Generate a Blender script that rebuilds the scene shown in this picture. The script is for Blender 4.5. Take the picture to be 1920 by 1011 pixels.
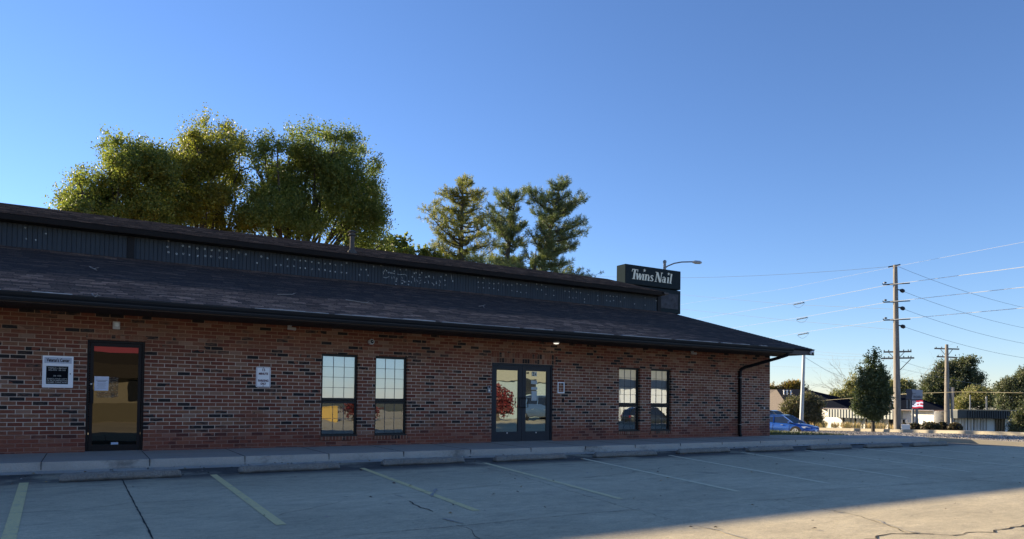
import bpy, bmesh, math, random
import numpy as np
from mathutils import Vector, Matrix
R = math.radians
random.seed(7)
S = bpy.context.scene
for o in list(bpy.data.objects): bpy.data.objects.remove(o)

# ------------------------------------------------------------------ camera, sky, sun, exposure
CAMP = np.array([0.0, -16.47, 1.3037]); FPX = 1323.4; CX, CY = 960.0, 720.0
YAW, PIT, ROL = R(58.9), R(1.2657), R(0.707)
_f = np.array([math.cos(YAW)*math.cos(PIT), math.sin(YAW)*math.cos(PIT), math.sin(PIT)])
_r = np.array([math.sin(YAW), -math.cos(YAW), 0.0]); _u = np.cross(_r, _f)
_r, _u = math.cos(ROL)*_r+math.sin(ROL)*_u, -math.sin(ROL)*_r+math.cos(ROL)*_u
cam = bpy.data.cameras.new('camera'); camo = bpy.data.objects.new('camera', cam); S.collection.objects.link(camo)
camo.matrix_world = Matrix(((_r[0], _u[0], -_f[0], CAMP[0]), (_r[1], _u[1], -_f[1], CAMP[1]), (_r[2], _u[2], -_f[2], CAMP[2]), (0, 0, 0, 1)))
cam.sensor_width = 36; cam.sensor_fit = 'HORIZONTAL'; cam.lens = 36*FPX/1920; cam.shift_y = (CY-505.5)/1920
cam.clip_start = 0.1; cam.clip_end = 6000
S.camera = camo
SUNV = Vector((-0.48, 1.0, 0.358)).normalized()          # towards the sun
ELEV = math.asin(SUNV.z); AZ = math.atan2(SUNV.x, SUNV.y)
W = bpy.data.worlds.new("World"); S.world = W; W.use_nodes = True
nt = W.node_tree; nt.nodes.clear()
sky = nt.nodes.new('ShaderNodeTexSky'); sky.sky_type = 'NISHITA'; sky.sun_disc = False
sky.sun_elevation = ELEV; sky.sun_rotation = AZ
sky.air_density = 1.0; sky.dust_density = 0.0; sky.ozone_density = 4.0; sky.altitude = 200
hs = nt.nodes.new('ShaderNodeHueSaturation'); hs.inputs['Saturation'].default_value = 1.04
tn = nt.nodes.new('ShaderNodeMix'); tn.data_type = 'RGBA'; tn.blend_type = 'MULTIPLY'; tn.inputs[0].default_value = 1.0; tn.inputs[7].default_value = (0.90, 0.87, 0.99, 1)
bg = nt.nodes.new('ShaderNodeBackground'); bg.inputs['Strength'].default_value = 0.080
wo = nt.nodes.new('ShaderNodeOutputWorld'); nt.links.new(sky.outputs[0], hs.inputs['Color']); nt.links.new(hs.outputs[0], tn.inputs[6]); nt.links.new(tn.outputs[2], bg.inputs[0]); nt.links.new(bg.outputs[0], wo.inputs[0])
sl = bpy.data.lights.new('sun', 'SUN'); sl.energy = 5.0; sl.angle = R(0.53); sl.color = (1.0, 0.82, 0.56)
so = bpy.data.objects.new('sun', sl); S.collection.objects.link(so); so.rotation_euler = SUNV.to_track_quat('Z', 'Y').to_euler(); so.location = (0, 0, 60)
S.view_settings.view_transform = 'Standard'; S.view_settings.look = 'None'; S.view_settings.gamma = 1; S.view_settings.use_curve_mapping = False
S.view_settings.exposure = 1.40
S.cycles.max_bounces = 8; S.cycles.transparent_max_bounces = 12

def ray(x, y): return _f + (x-CX)/FPX*_r - (y-CY)/FPX*_u
def atY(x, y, Y):
    d = ray(x, y); return CAMP + d*((Y-CAMP[1])/d[1])
def atZ(x, y, Z=0.0):
    d = ray(x, y); return CAMP + d*((Z-CAMP[2])/d[2])
def at(x, y, dist):
    d = ray(x, y); return CAMP + d*(dist/math.hypot(d[0], d[1]))
GX = [-400, 24, 28.5, 42, 60, 80, 95, 200, 1500]; GZ = [0, 0, -0.14, -1.0, -1.1, -1.65, -2.0, -3.2, -6]
def g(x): return float(np.interp(x, GX, GZ))

# ------------------------------------------------------------------ object helpers
ORG = {}
def link(o, parent=None):
    S.collection.objects.link(o)
    if parent is not None: o.parent = parent
def tag(o, label=None, cat=None, group=None, kind=None):
    if label: o['label'] = label
    if cat: o['category'] = cat
    if group: o['group'] = group
    if kind: o['kind'] = kind
    return o
def empty(name, loc, label=None, cat=None, group=None):
    o = bpy.data.objects.new(name, None); o.empty_display_size = 0.2; o.location = loc; link(o)
    ORG[o] = Vector(loc); return tag(o, label, cat, group)
def finish(name, me, mats, parent, org=None, smooth=False):
    o = bpy.data.objects.new(name, me)
    for m in (mats if isinstance(mats, (list, tuple)) else [mats]): me.materials.append(m)
    base = ORG[parent] if parent is not None else (Vector(org) if org is not None else Vector((0, 0, 0)))
    me.transform(Matrix.Translation(-base))
    if parent is None: o.location = base
    ORG[o] = base
    if smooth: me.polygons.foreach_set('use_smooth', [True]*len(me.polygons))
    link(o, parent); return o

class MB:
    def __init__(s): s.v = []; s.f = []; s.m = []
    def add(s, vs, fs, mi=0):
        n = len(s.v); s.v += [tuple(v) for v in vs]
        for f in fs: s.f.append([i+n for i in f]); s.m.append(mi)
        return s
    def box(s, x0, x1, y0, y1, z0, z1, mi=0):
        return s.add([(x0, y0, z0), (x1, y0, z0), (x1, y1, z0), (x0, y1, z0), (x0, y0, z1), (x1, y0, z1), (x1, y1, z1), (x0, y1, z1)],
                     [(0, 3, 2, 1), (4, 5, 6, 7), (0, 1, 5, 4), (1, 2, 6, 5), (2, 3, 7, 6), (3, 0, 4, 7)], mi)
    def obox(s, c, ax, ay, az, mi=0):      # oriented box: centre and three half axes
        c, ax, ay, az = map(Vector, (c, ax, ay, az)); P = []
        for k in (-1, 1):
            for i, j in ((-1, -1), (1, -1), (1, 1), (-1, 1)): P.append(c+ax*i+ay*j+az*k)
        return s.add(P, [(0, 3, 2, 1), (4, 5, 6, 7), (0, 1, 5, 4), (1, 2, 6, 5), (2, 3, 7, 6), (3, 0, 4, 7)], mi)
    def beam(s, a, b, w, h, mi=0, up=(0, 0, 1)):
        a, b = Vector(a), Vector(b); d = b-a; u = Vector(up)
        x = d.cross(u).normalized(); y = x.cross(d).normalized()
        return s.obox((a+b)/2, d/2, x*w/2, y*h/2, mi)
    def tube(s, pts, r, n=8, mi=0, cap=True):
        pts = [Vector(p) for p in pts]; rr = r if isinstance(r, (list, tuple)) else [r]*len(pts); rings = []; base = len(s.v)
        for i, p in enumerate(pts):
            d = (pts[min(i+1, len(pts)-1)]-pts[max(i-1, 0)]).normalized()
            u = Vector((0, 0, 1)) if abs(d.z) < 0.9 else Vector((1, 0, 0))
            x = d.cross(u).normalized(); y = d.cross(x).normalized()
            for k in range(n):
                a = 2*math.pi*k/n; s.v.append(tuple(p+(x*math.cos(a)+y*math.sin(a))*rr[i]))
        for i in range(len(pts)-1):
            for k in range(n):
                a = base+i*n+k; b = base+i*n+(k+1) % n
                s.f.append([a, b, b+n, a+n]); s.m.append(mi)
        if cap:
            s.f.append([base+k for k in range(n)]); s.m.append(mi)
            s.f.append([base+(len(pts)-1)*n+k for k in range(n)][::-1]); s.m.append(mi)
        return s
    def lathe(s, c, prof, n=20, mi=0, axis='z'):
        base = len(s.v); c = Vector(c)
        for r, h in prof:
            for k in range(n):
                a = 2*math.pi*k/n
                p = Vector((r*math.cos(a), r*math.sin(a), h)) if axis == 'z' else (Vector((r*math.cos(a), h, r*math.sin(a))) if axis == 'y' else Vector((h, r*math.cos(a), r*math.sin(a))))
                s.v.append(tuple(c+p))
        for i in range(len(prof)-1):
            for k in range(n):
                a = base+i*n+k; b = base+i*n+(k+1) % n
                s.f.append([a, b, b+n, a+n]); s.m.append(mi)
        s.f.append([base+k for k in range(n)]); s.m.append(mi); s.f.append([base+(len(prof)-1)*n+k for k in range(n)]); s.m.append(mi)
        return s
    def prism(s, poly, a, b, mi=0, plane='yz'):   # polygon extruded along x (yz), y (xz) or z (xy)
        n = len(poly)
        def P(q, t): return {'yz': (t, q[0], q[1]), 'xz': (q[0], t, q[1]), 'xy': (q[0], q[1], t)}[plane]
        vs = [P(q, a) for q in poly]+[P(q, b) for q in poly]
        fs = [list(range(n))[::-1], [n+i for i in range(n)]]+[[i, (i+1) % n, n+(i+1) % n, n+i] for i in range(n)]
        return s.add(vs, fs, mi)
    def build(s, name, mats, parent=None, org=None, smooth=False, bevel=0, normals=True):
        me = bpy.data.meshes.new(name); me.from_pydata(s.v, [], s.f); me.polygons.foreach_set('material_index', s.m)
        if normals or bevel:
            bm = bmesh.new(); bm.from_mesh(me); bmesh.ops.recalc_face_normals(bm, faces=bm.faces)
            if bevel: bmesh.ops.bevel(bm, geom=bm.edges[:], offset=bevel, segments=2, affect='EDGES', clamp_overlap=True)
            bm.to_mesh(me); bm.free()
        me.update()
        return finish(name, me, mats, parent, org, smooth)

# ------------------------------------------------------------------ material helpers
class NT:
    def __init__(s, name):
        s.mat = bpy.data.materials.new(name); s.mat.use_nodes = True; s.t = s.mat.node_tree; s.t.nodes.clear()
        s.out = s.n('ShaderNodeOutputMaterial'); s.b = s.n('ShaderNodeBsdfPrincipled'); s.l(s.b.outputs[0], s.out.inputs[0])
    def n(s, t, **k):
        x = s.t.nodes.new(t)
        for a, b in k.items(): setattr(x, a, b)
        return x
    def l(s, a, b): s.t.links.new(a, b)
    def put(s, sock, v):
        if isinstance(v, bpy.types.NodeSocket): s.l(v, sock)
        else: sock.default_value = v
    def m(s, op, a, b=None, c=None, clamp=False):
        x = s.n('ShaderNodeMath', operation=op, use_clamp=clamp); s.put(x.inputs[0], a)
        if b is not None: s.put(x.inputs[1], b)
        if c is not None: s.put(x.inputs[2], c)
        return x.outputs[0]
    def xyz(s):
        t = s.n('ShaderNodeTexCoord'); q = s.n('ShaderNodeSeparateXYZ'); s.l(t.outputs['Object'], q.inputs[0]); s.obj = t.outputs['Object']; return q.outputs
    def comb(s, x, y, z=0.0):
        c = s.n('ShaderNodeCombineXYZ'); s.put(c.inputs[0], x); s.put(c.inputs[1], y); s.put(c.inputs[2], z); return c.outputs[0]
    def noise(s, vec, scale, detail=4, rough=0.6, out=0):
        x = s.n('ShaderNodeTexNoise'); s.put(x.inputs['Vector'], vec); x.inputs['Scale'].default_value = scale; x.inputs['Detail'].default_value = detail; x.inputs['Roughness'].default_value = rough
        return x.outputs[out]
    def white(s, vec):
        x = s.n('ShaderNodeTexWhiteNoise'); x.noise_dimensions = '3D'; s.put(x.inputs['Vector'], vec); return x.outputs['Value']
    def ramp(s, f, stops, interp='LINEAR'):
        x = s.n('ShaderNodeValToRGB'); e = x.color_ramp.elements; x.color_ramp.interpolation = interp
        while len(e) < len(stops): e.new(0.5)
        for i, (p, c) in enumerate(stops): e[i].position = p; e[i].color = (*c, 1) if len(c) == 3 else c
        s.put(x.inputs[0], f); return x.outputs[0]
    def step(s, v, a, b):
        x = s.n('ShaderNodeMapRange'); x.interpolation_type = 'SMOOTHSTEP'; s.put(x.inputs[0], v); s.put(x.inputs[1], a); s.put(x.inputs[2], b); return x.outputs[0]
    def mix(s, f, a, b, blend='MIX'):
        x = s.n('ShaderNodeMix', data_type='RGBA', blend_type=blend); s.put(x.inputs[0], f)
        for i, v in ((6, a), (7, b)): s.put(x.inputs[i], (*v, 1) if isinstance(v, tuple) and len(v) == 3 else v)
        return x.outputs[2]
    def bump(s, h, dist, strength=1.0):
        x = s.n('ShaderNodeBump'); x.inputs['Distance'].default_value = dist; x.inputs['Strength'].default_value = strength; s.put(x.inputs['Height'], h); s.l(x.outputs[0], s.b.inputs['Normal'])
    def col(s, c): s.put(s.b.inputs['Base Color'], (*c, 1) if isinstance(c, tuple) and len(c) == 3 else c)
    def set(s, **k):
        for a, b in k.items(): s.put(s.b.inputs[a.replace('_', ' ')], b)
        return s.mat

def simple(name, c, rough=0.6, metal=0.0, var=0.12, scale=6.0, bump=0.0, spec=0.5):
    t = NT(name); t.xyz(); n = t.noise(t.obj, scale, 5); f = t.m('MULTIPLY_ADD', n, 2*var, 1-var)
    t.col(t.mix(1.0, c, t.n_rgb(f), 'MULTIPLY') if False else t.mix(n, tuple(x*(1-var*1.6) for x in c), tuple(min(1, x*(1+var*1.6)) for x in c)))
    if bump: t.bump(t.noise(t.obj, scale*12, 4), bump)
    return t.set(Roughness=rough, Metallic=metal, Specular_IOR_Level=spec)

M = {}
def brick_mat(soldier=False):
    t = NT('brick_soldier' if soldier else 'brick'); x, y, z = t.xyz(); xy = t.m('ADD', x, y)
    if soldier:
        a, b = t.m('DIVIDE', t.m('ADD', z, 0.004), 0.27), t.m('DIVIDE', xy, 0.0813); row = t.m('FLOOR', a); fr = t.m('FRACT', a); uu = b
        mz, mx = 0.04, 0.12
    else:
        a = t.m('DIVIDE', t.m('ADD', z, -0.012), 0.0813); row = t.m('FLOOR', a); fr = t.m('FRACT', a)
        jit = t.m('MULTIPLY', t.m('SUBTRACT', t.white(t.comb(row, 3.3)), 0.5), 0.10)
        uu = t.m('ADD', t.m('DIVIDE', xy, 0.254), t.m('ADD', t.m('MULTIPLY', t.m('MODULO', row, 2), 0.5), jit)); mz, mx = 0.125, 0.042
    col = t.m('FLOOR', uu); fu = t.m('FRACT', uu); cell = t.comb(col, row, 0)
    r1 = t.white(cell); r2 = t.white(t.comb(col, row, 5.5)); r3 = t.white(t.comb(col, row, 9.1))
    wob = t.m('MULTIPLY', t.m('SUBTRACT', t.noise(t.obj, 30, 3), 0.5), 0.05)
    base = t.ramp(r1, [(0, (0.155, 0.045, 0.028)), (0.3, (0.198, 0.065, 0.038)), (0.6, (0.215, 0.082, 0.048)), (0.85, (0.23, 0.105, 0.062)), (1.0, (0.27, 0.150, 0.095))])
    fine = t.noise(t.comb(t.m('MULTIPLY', xy, 18), t.m('MULTIPLY', z, 55), t.m('MULTIPLY', r1, 40)), 1.0, 5, 0.65)
    base = t.mix(1.0, base, t.ramp(fine, [(0.25, (0.750, 0.672, 0.528)), (0.7, (1.18, 1.14, 1.10))]), 'MULTIPLY')
    big = t.noise(t.comb(t.m('MULTIPLY', xy, 0.7), 0.0, t.m('MULTIPLY', z, 0.9)), 1.3, 3)
    pdark = t.m('ADD', t.m('MULTIPLY_ADD', big, 1.25, -0.46), t.m('MULTIPLY', t.step(z, 2.0, 0.4), 0.10))
    if soldier: pdark = 0.28
    isd = t.m('LESS_THAN', r2, pdark)
    mott = t.noise(t.comb(t.m('MULTIPLY', xy, 9), t.m('MULTIPLY', r3, 9), t.m('MULTIPLY', z, 40)), 1.0, 4, 0.6)
    dcol = t.ramp(t.m('ADD', mott, t.m('MULTIPLY_ADD', r3, 0.5, -0.25)), [(0.42, (0.017, 0.013, 0.012)), (0.52, (0.050, 0.034, 0.026)), (0.66, (0.185, 0.084, 0.051))])
    base = t.mix(isd, base, dcol)
    pale = t.m('MULTIPLY', t.m('GREATER_THAN', r3, 0.93), t.m('SUBTRACT', 1.0, isd))
    base = t.mix(t.m('MULTIPLY', pale, 0.7), base, (0.312, 0.190, 0.128))
    # mortar: pale, soffit shade painted brown under eaves, washed with red near the ground
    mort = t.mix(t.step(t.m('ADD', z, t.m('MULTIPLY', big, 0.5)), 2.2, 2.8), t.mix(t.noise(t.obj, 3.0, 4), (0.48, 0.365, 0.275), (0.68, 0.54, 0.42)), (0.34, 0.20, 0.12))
    foot = t.step(t.m('ADD', z, t.m('MULTIPLY', t.noise(t.comb(xy, 0.0, 0.0), 1.1, 3), -0.9)), 0.25, -0.10)
    if not soldier:
        mort = t.mix(t.m('MULTIPLY', foot, 0.75), mort, (0.213, 0.067, 0.040)); base = t.mix(t.m('MULTIPLY', foot, 0.45), base, (0.241, 0.062, 0.037))
        pat = t.step(t.noise(t.comb(t.m('MULTIPLY', xy, 0.5), 7.0, z), 1.0, 2), 0.60, 0.70); mort = t.mix(t.m('MULTIPLY', pat, 0.75), mort, (0.298, 0.123, 0.075))
    else: mort = t.mix(0.5, mort, (0.241, 0.101, 0.053))
    frw = t.m('ADD', fr, wob); fuw = t.m('ADD', fu, t.m('MULTIPLY', wob, 0.4))
    mm = t.m('MINIMUM', t.m('MULTIPLY', t.step(frw, mz, mz+0.05), t.step(frw, 1.0, 0.965)), t.m('MULTIPLY', t.step(fuw, mx, mx+0.02), t.step(fuw, 1.0, 0.988)))
    wash = t.noise(t.comb(t.m('MULTIPLY', xy, 0.9), 3.0, t.m('MULTIPLY', z, 0.55)), 1.0, 5, 0.6)
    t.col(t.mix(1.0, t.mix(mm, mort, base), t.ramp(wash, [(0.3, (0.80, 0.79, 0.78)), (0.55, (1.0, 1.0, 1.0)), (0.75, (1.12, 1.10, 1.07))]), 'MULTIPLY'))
    t.bump(t.m('ADD', mm, t.m('MULTIPLY', fine, 0.35)), 0.006, 0.9)
    return t.set(Roughness=0.88)
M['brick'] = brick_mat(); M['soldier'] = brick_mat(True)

def shingle():
    t = NT('shingle'); x, y, z = t.xyz()
    sl_ = t.m('DIVIDE', y, 0.135); row = t.m('FLOOR', sl_); fr = t.m('FRACT', sl_)
    uu = t.m('ADD', t.m('DIVIDE', x, 0.30), t.m('MULTIPLY', t.white(t.comb(row, 1.0)), 3.0)); col = t.m('FLOOR', uu); fu = t.m('FRACT', uu)
    r1 = t.white(t.comb(col, row))
    c = t.ramp(r1, [(0, (0.015, 0.012, 0.014)), (0.5, (0.026, 0.020, 0.021)), (0.85, (0.046, 0.034, 0.031)), (1, (0.080, 0.058, 0.050))])
    # browner towards the gutter, darker field above
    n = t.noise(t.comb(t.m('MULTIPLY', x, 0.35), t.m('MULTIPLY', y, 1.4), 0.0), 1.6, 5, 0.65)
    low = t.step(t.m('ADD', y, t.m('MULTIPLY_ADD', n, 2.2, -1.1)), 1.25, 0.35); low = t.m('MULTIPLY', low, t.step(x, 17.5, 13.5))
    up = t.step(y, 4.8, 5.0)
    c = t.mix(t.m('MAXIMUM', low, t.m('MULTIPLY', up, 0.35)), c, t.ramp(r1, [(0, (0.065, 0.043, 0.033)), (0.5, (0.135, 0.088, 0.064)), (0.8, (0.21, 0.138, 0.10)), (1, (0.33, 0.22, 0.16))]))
    rowv = t.m('MULTIPLY_ADD', t.white(t.comb(row, 4.4)), 0.5, 0.75); rc_ = t.n('ShaderNodeCombineXYZ'); [t.l(rowv, rc_.inputs[q_]) for q_ in range(3)]; c = t.mix(1.0, c, rc_.outputs[0], 'MULTIPLY'); gr = t.noise(t.obj, 60, 3); c = t.mix(1.0, c, t.ramp(gr, [(0.3, (0.675, 0.540, 0.490)), (0.7, (1.5, 1.5, 1.5))]), 'MULTIPLY')
    edge = t.m('MULTIPLY', t.step(fr, 0.0, 0.26), t.step(fu, 0.0, 0.09)); c = t.mix(edge, (0.008, 0.006, 0.007), c)
    spots = t.step(t.noise(t.comb(t.m('MULTIPLY', x, 3.0), t.m('MULTIPLY', y, 9.0), 0.0), 2.5, 2), 0.76, 0.80); c = t.mix(t.m('MULTIPLY', spots, 0.6), c, (0.351, 0.248, 0.196))
    t.col(c); t.bump(t.m('ADD', t.m('MULTIPLY', edge, 0.7), t.m('ADD', r1, t.m('MULTIPLY', gr, 0.6))), 0.008)
    return t.set(Roughness=0.95)
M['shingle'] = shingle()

def concrete(name, dark, light, stain=0.5, speck=0.35, foot=False):
    t = NT(name); x, y, z = t.xyz()
    a = t.noise(t.obj, 0.45, 6, 0.6); b = t.noise(t.obj, 3.2, 6, 0.7); c = t.noise(t.obj, 90, 3, 0.7)
    v = t.n('ShaderNodeTexVoronoi'); t.l(t.obj, v.inputs['Vector']); v.inputs['Scale'].default_value = 70
    col = t.mix(t.m('ADD', t.m('MULTIPLY', a, 0.6), t.m('MULTIPLY', b, 0.4)), dark, light)
    col = t.mix(1.0, col, t.ramp(c, [(0.25, (1-speck,)*3), (0.75, (1+speck,)*3)]), 'MULTIPLY')
    st = t.step(t.noise(t.comb(t.m('MULTIPLY', x, 0.7), t.m('MULTIPLY', y, 1.6), z), 1.1, 6, 0.72), 0.54, 0.74)
    col = t.mix(t.m('MULTIPLY', st, stain), col, tuple(k*0.45 for k in dark))
    pit = t.step(t.noise(t.obj, 14, 3), 0.70, 0.76); col = t.mix(t.m('MULTIPLY', pit, 0.5*stain), col, tuple(k*0.5 for k in dark))
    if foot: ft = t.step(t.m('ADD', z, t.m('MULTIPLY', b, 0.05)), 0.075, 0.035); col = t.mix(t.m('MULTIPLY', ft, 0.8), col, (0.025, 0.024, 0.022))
    t.col(col); t.bump(t.m('ADD', t.m('MULTIPLY', c, 0.6), b), 0.005); return t.set(Roughness=0.9)
def lot_mat():
    t = NT('lot_concrete'); x, y, z = t.xyz()
    a = t.noise(t.obj, 0.35, 6, 0.6); b = t.noise(t.comb(x, t.m('MULTIPLY', y, 2.2), z), 1.3, 7, 0.7); c = t.noise(t.obj, 110, 2, 0.8); d = t.noise(t.obj, 28, 4, 0.75)
    col = t.mix(t.step(a, 0.3, 0.7), (0.43, 0.365, 0.24), (0.55, 0.47, 0.315))
    col = t.mix(1.0, col, t.ramp(b, [(0.3, (0.80, 0.80, 0.81)), (0.5, (1.0, 1.0, 1.0)), (0.72, (1.13, 1.12, 1.10))]), 'MULTIPLY')
    col = t.mix(1.0, col, t.ramp(c, [(0.2, (0.50, 0.50, 0.51)), (0.5, (1, 1, 1)), (0.8, (1.6, 1.56, 1.48))]), 'MULTIPLY')
    col = t.mix(1.0, col, t.ramp(d, [(0.3, (0.84, 0.84, 0.84)), (0.7, (1.15, 1.15, 1.15))]), 'MULTIPLY')
    # tyre and oil darkening in the bays just off the wheel stops, and grime collected in the gutter line
    bay = t.m('MULTIPLY', t.step(y, -7.4, -4.4), t.step(b, 0.40, 0.66)); col = t.mix(t.m('MULTIPLY', bay, 0.55), col, (0.11, 0.105, 0.10))
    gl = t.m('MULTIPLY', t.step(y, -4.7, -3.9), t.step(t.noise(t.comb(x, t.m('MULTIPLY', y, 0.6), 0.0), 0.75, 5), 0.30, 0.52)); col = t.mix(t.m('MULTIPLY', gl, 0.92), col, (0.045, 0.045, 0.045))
    oil = t.step(t.noise(t.comb(t.m('ADD', x, 31.0), y, 0.0), 0.9, 5, 0.55), 0.66, 0.74); col = t.mix(t.m('MULTIPLY', oil, 0.35), col, (0.05, 0.05, 0.05))
    e_ = t.noise(t.comb(t.m('MULTIPLY', x, 1.0), t.m('MULTIPLY', y, 1.8), 5.0), 7.5, 5, 0.8); col = t.mix(1.0, col, t.ramp(e_, [(0.3, (0.78, 0.78, 0.79)), (0.5, (1, 1, 1)), (0.7, (1.16, 1.15, 1.13))]), 'MULTIPLY')
    pit = t.step(t.noise(t.comb(x, t.m('MULTIPLY', y, 2.5), 3.0), 5.5, 3, 0.6), 0.69, 0.73); col = t.mix(t.m('MULTIPLY', pit, 0.75), col, (0.03, 0.03, 0.03))
    t.col(col); t.bump(t.m('ADD', t.m('MULTIPLY', c, 0.5), t.m('ADD', t.m('MULTIPLY', d, 0.8), b)), 0.006); return t.set(Roughness=0.88)
M['lot'] = lot_mat()
M['walk'] = concrete('walk_concrete', (0.33, 0.295, 0.25), (0.44, 0.395, 0.33), 0.30, 0.16)
M['kerbc'] = concrete('kerb_concrete', (0.26, 0.24, 0.20), (0.62, 0.56, 0.47), 0.85, 0.25)
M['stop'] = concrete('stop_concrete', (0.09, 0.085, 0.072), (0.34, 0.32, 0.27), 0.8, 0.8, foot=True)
M['tankerb'] = concrete('tan_kerb', (0.34, 0.30, 0.22), (0.48, 0.43, 0.33), 0.15, 0.15)  # tan concrete of the near and far island kerbs
M['patch'] = concrete('spalled_patch', (0.12, 0.115, 0.085), (0.20, 0.19, 0.145), 0.4, 0.3)
M['dirt'] = simple('dark_gap', (0.012, 0.012, 0.012), 1.0)
M['crackfill'] = simple('pale_crack', (0.33, 0.31, 0.27), 1.0, var=0.3, scale=20)
def paint_line():
    t = NT('parking_paint'); x, y, z = t.xyz(); n = t.noise(t.obj, 5, 7, 0.75); n2 = t.noise(t.obj, 40, 3, 0.7)
    w = t.m('MAXIMUM', t.step(n, 0.50, 0.66), t.step(n2, 0.50, 0.68))
    c = t.mix(t.step(x, 4.0, 10.0), (0.72, 0.58, 0.26), (0.76, 0.67, 0.44)); t.col(t.mix(t.m('MULTIPLY', w, 0.6), c, (0.36, 0.32, 0.25))); return t.set(Roughness=0.8)
M['paint'] = paint_line()
M['black'] = simple('black_paint', (0.010, 0.010, 0.012), 0.6, var=0.2, spec=0.2)
M['gutter'] = simple('gutter_black', (0.012, 0.014, 0.017), 0.5, var=0.25, scale=2, spec=0.25)
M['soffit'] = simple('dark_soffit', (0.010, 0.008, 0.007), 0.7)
M['bronze'] = simple('bronze_frame', (0.017, 0.013, 0.012), 0.5, 0.0, 0.1, spec=0.2)
M['charcoal'] = simple('charcoal_frame', (0.022, 0.027, 0.035), 0.5, 0.0, 0.1, spec=0.25)
M['winframe'] = simple('window_frame', (0.024, 0.025, 0.023), 0.5, spec=0.25)
M['fascia'] = simple('brown_fascia', (0.040, 0.028, 0.026), 0.6)
M['white'] = simple('white_enamel', (0.90, 0.90, 0.90), 0.45, var=0.04)
M['offwhite'] = simple('offwhite_plastic', (0.52, 0.50, 0.47), 0.5, var=0.08)
M['glassblack'] = simple('dark_lens', (0.005, 0.005, 0.006), 0.08, var=0)
M['ink'] = simple('black_ink', (0.012, 0.010, 0.014), 0.6)
M['redink'] = simple('maroon_ink', (0.10, 0.012, 0.025), 0.6)
M['paper'] = simple('paper', (0.66, 0.68, 0.76), 0.8, var=0.05, scale=14)
M['red'] = simple('red_vinyl', (0.62, 0.04, 0.015), 0.5, var=0.05)
M['steel'] = simple('galvanised', (0.20, 0.205, 0.21), 0.5, 0.5, 0.2, 8)
M['grille'] = simple('grille_grey', (0.10, 0.105, 0.11), 0.6)
M['chrome'] = simple('bright_metal', (0.6, 0.6, 0.6), 0.3, 0.9)
M['blind'] = simple('blind_slats', (0.62, 0.64, 0.64), 0.6, var=0.04)
M['flash'] = simple('bare_flashing', (0.30, 0.31, 0.33), 0.5, 0.2, 0.3, 3)
M['chalk'] = simple('chalky_putty', (0.42, 0.46, 0.47), 0.95, var=0.35, scale=25)
M['signbody'] = simple('sign_cabinet', (0.024, 0.034, 0.040), 0.9, var=0.10, spec=0.0)
M['cream'] = simple('cream_letter', (0.68, 0.68, 0.56), 0.5, var=0.05)
M['signpanel'] = simple('scuffed_panel', (0.055, 0.062, 0.075), 0.8, var=0.5, scale=4, spec=0.1)
def siding():
    t = NT('navy_siding'); x, y, z = t.xyz(); r = t.white(t.comb(t.m('FLOOR', t.m('DIVIDE', x, 0.1075)), 0.0)); n = t.noise(t.comb(t.m('MULTIPLY', x, 12), 0.0, t.m('MULTIPLY', z, 1.5)), 1, 5, 0.7)
    c = t.mix(t.m('MULTIPLY_ADD', n, 0.6, t.m('MULTIPLY', r, 0.4)), (0.015, 0.023, 0.034), (0.032, 0.045, 0.060)); t.col(c); t.bump(n, 0.003); return t.set(Roughness=0.75)
M['siding'] = siding()
def wood():
    t = NT('pole_wood'); x, y, z = t.xyz(); n = t.noise(t.comb(t.m('MULTIPLY', x, 14), t.m('MULTIPLY', y, 14), t.m('MULTIPLY', z, 0.8)), 1, 5, 0.7)
    t.col(t.ramp(n, [(0.3, (0.13, 0.115, 0.10)), (0.7, (0.33, 0.30, 0.265))])); t.bump(n, 0.01); return t.set(Roughness=0.9)
M['wood'] = wood()
M['rustwood'] = simple('arm_timber', (0.20, 0.17, 0.14), 0.9, var=0.2)
M['insul'] = simple('insulator_dark', (0.02, 0.022, 0.03), 0.4)
M['alu'] = simple('aluminium_pole', (0.42, 0.44, 0.45), 0.45, 0.4, 0.05)
M['wirel'] = simple('bare_conductor', (0.62, 0.63, 0.62), 0.35, 0.6, 0.02)
M['wired'] = simple('dark_conductor', (0.16, 0.19, 0.23), 0.6)
M['wiret'] = simple('tan_cable', (0.42, 0.37, 0.24), 0.6)
M['whitewall'] = simple('white_masonry', (0.80, 0.79, 0.76), 0.85, var=0.06, scale=2)
M['creamwall'] = simple('cream_wall', (0.50, 0.43, 0.29), 0.85, var=0.08)
M['ribgrey'] = simple('grey_ribbed_metal', (0.30, 0.32, 0.30), 0.5, var=0.05)
M['ribdark'] = simple('dark_green_metal', (0.030, 0.042, 0.050), 0.5, var=0.05)
M['roofdark'] = simple('dark_roof', (0.008, 0.010, 0.016), 1.0, var=0.2, scale=3, spec=0.0)
M['roofbrown'] = simple('weathered_shake', (0.20, 0.165, 0.13), 0.95, var=0.3, scale=6)
M['winfar'] = simple('far_window', (0.02, 0.022, 0.026), 0.12, var=0.1)
M['tanbrick'] = simple('tan_brick', (0.25, 0.225, 0.165), 0.9, var=0.12, scale=8)
M['tanbase'] = simple('olive_base', (0.13, 0.115, 0.075), 0.9, var=0.1)
M['yellow'] = simple('yellow_steel', (0.42, 0.27, 0.06), 0.6)
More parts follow.
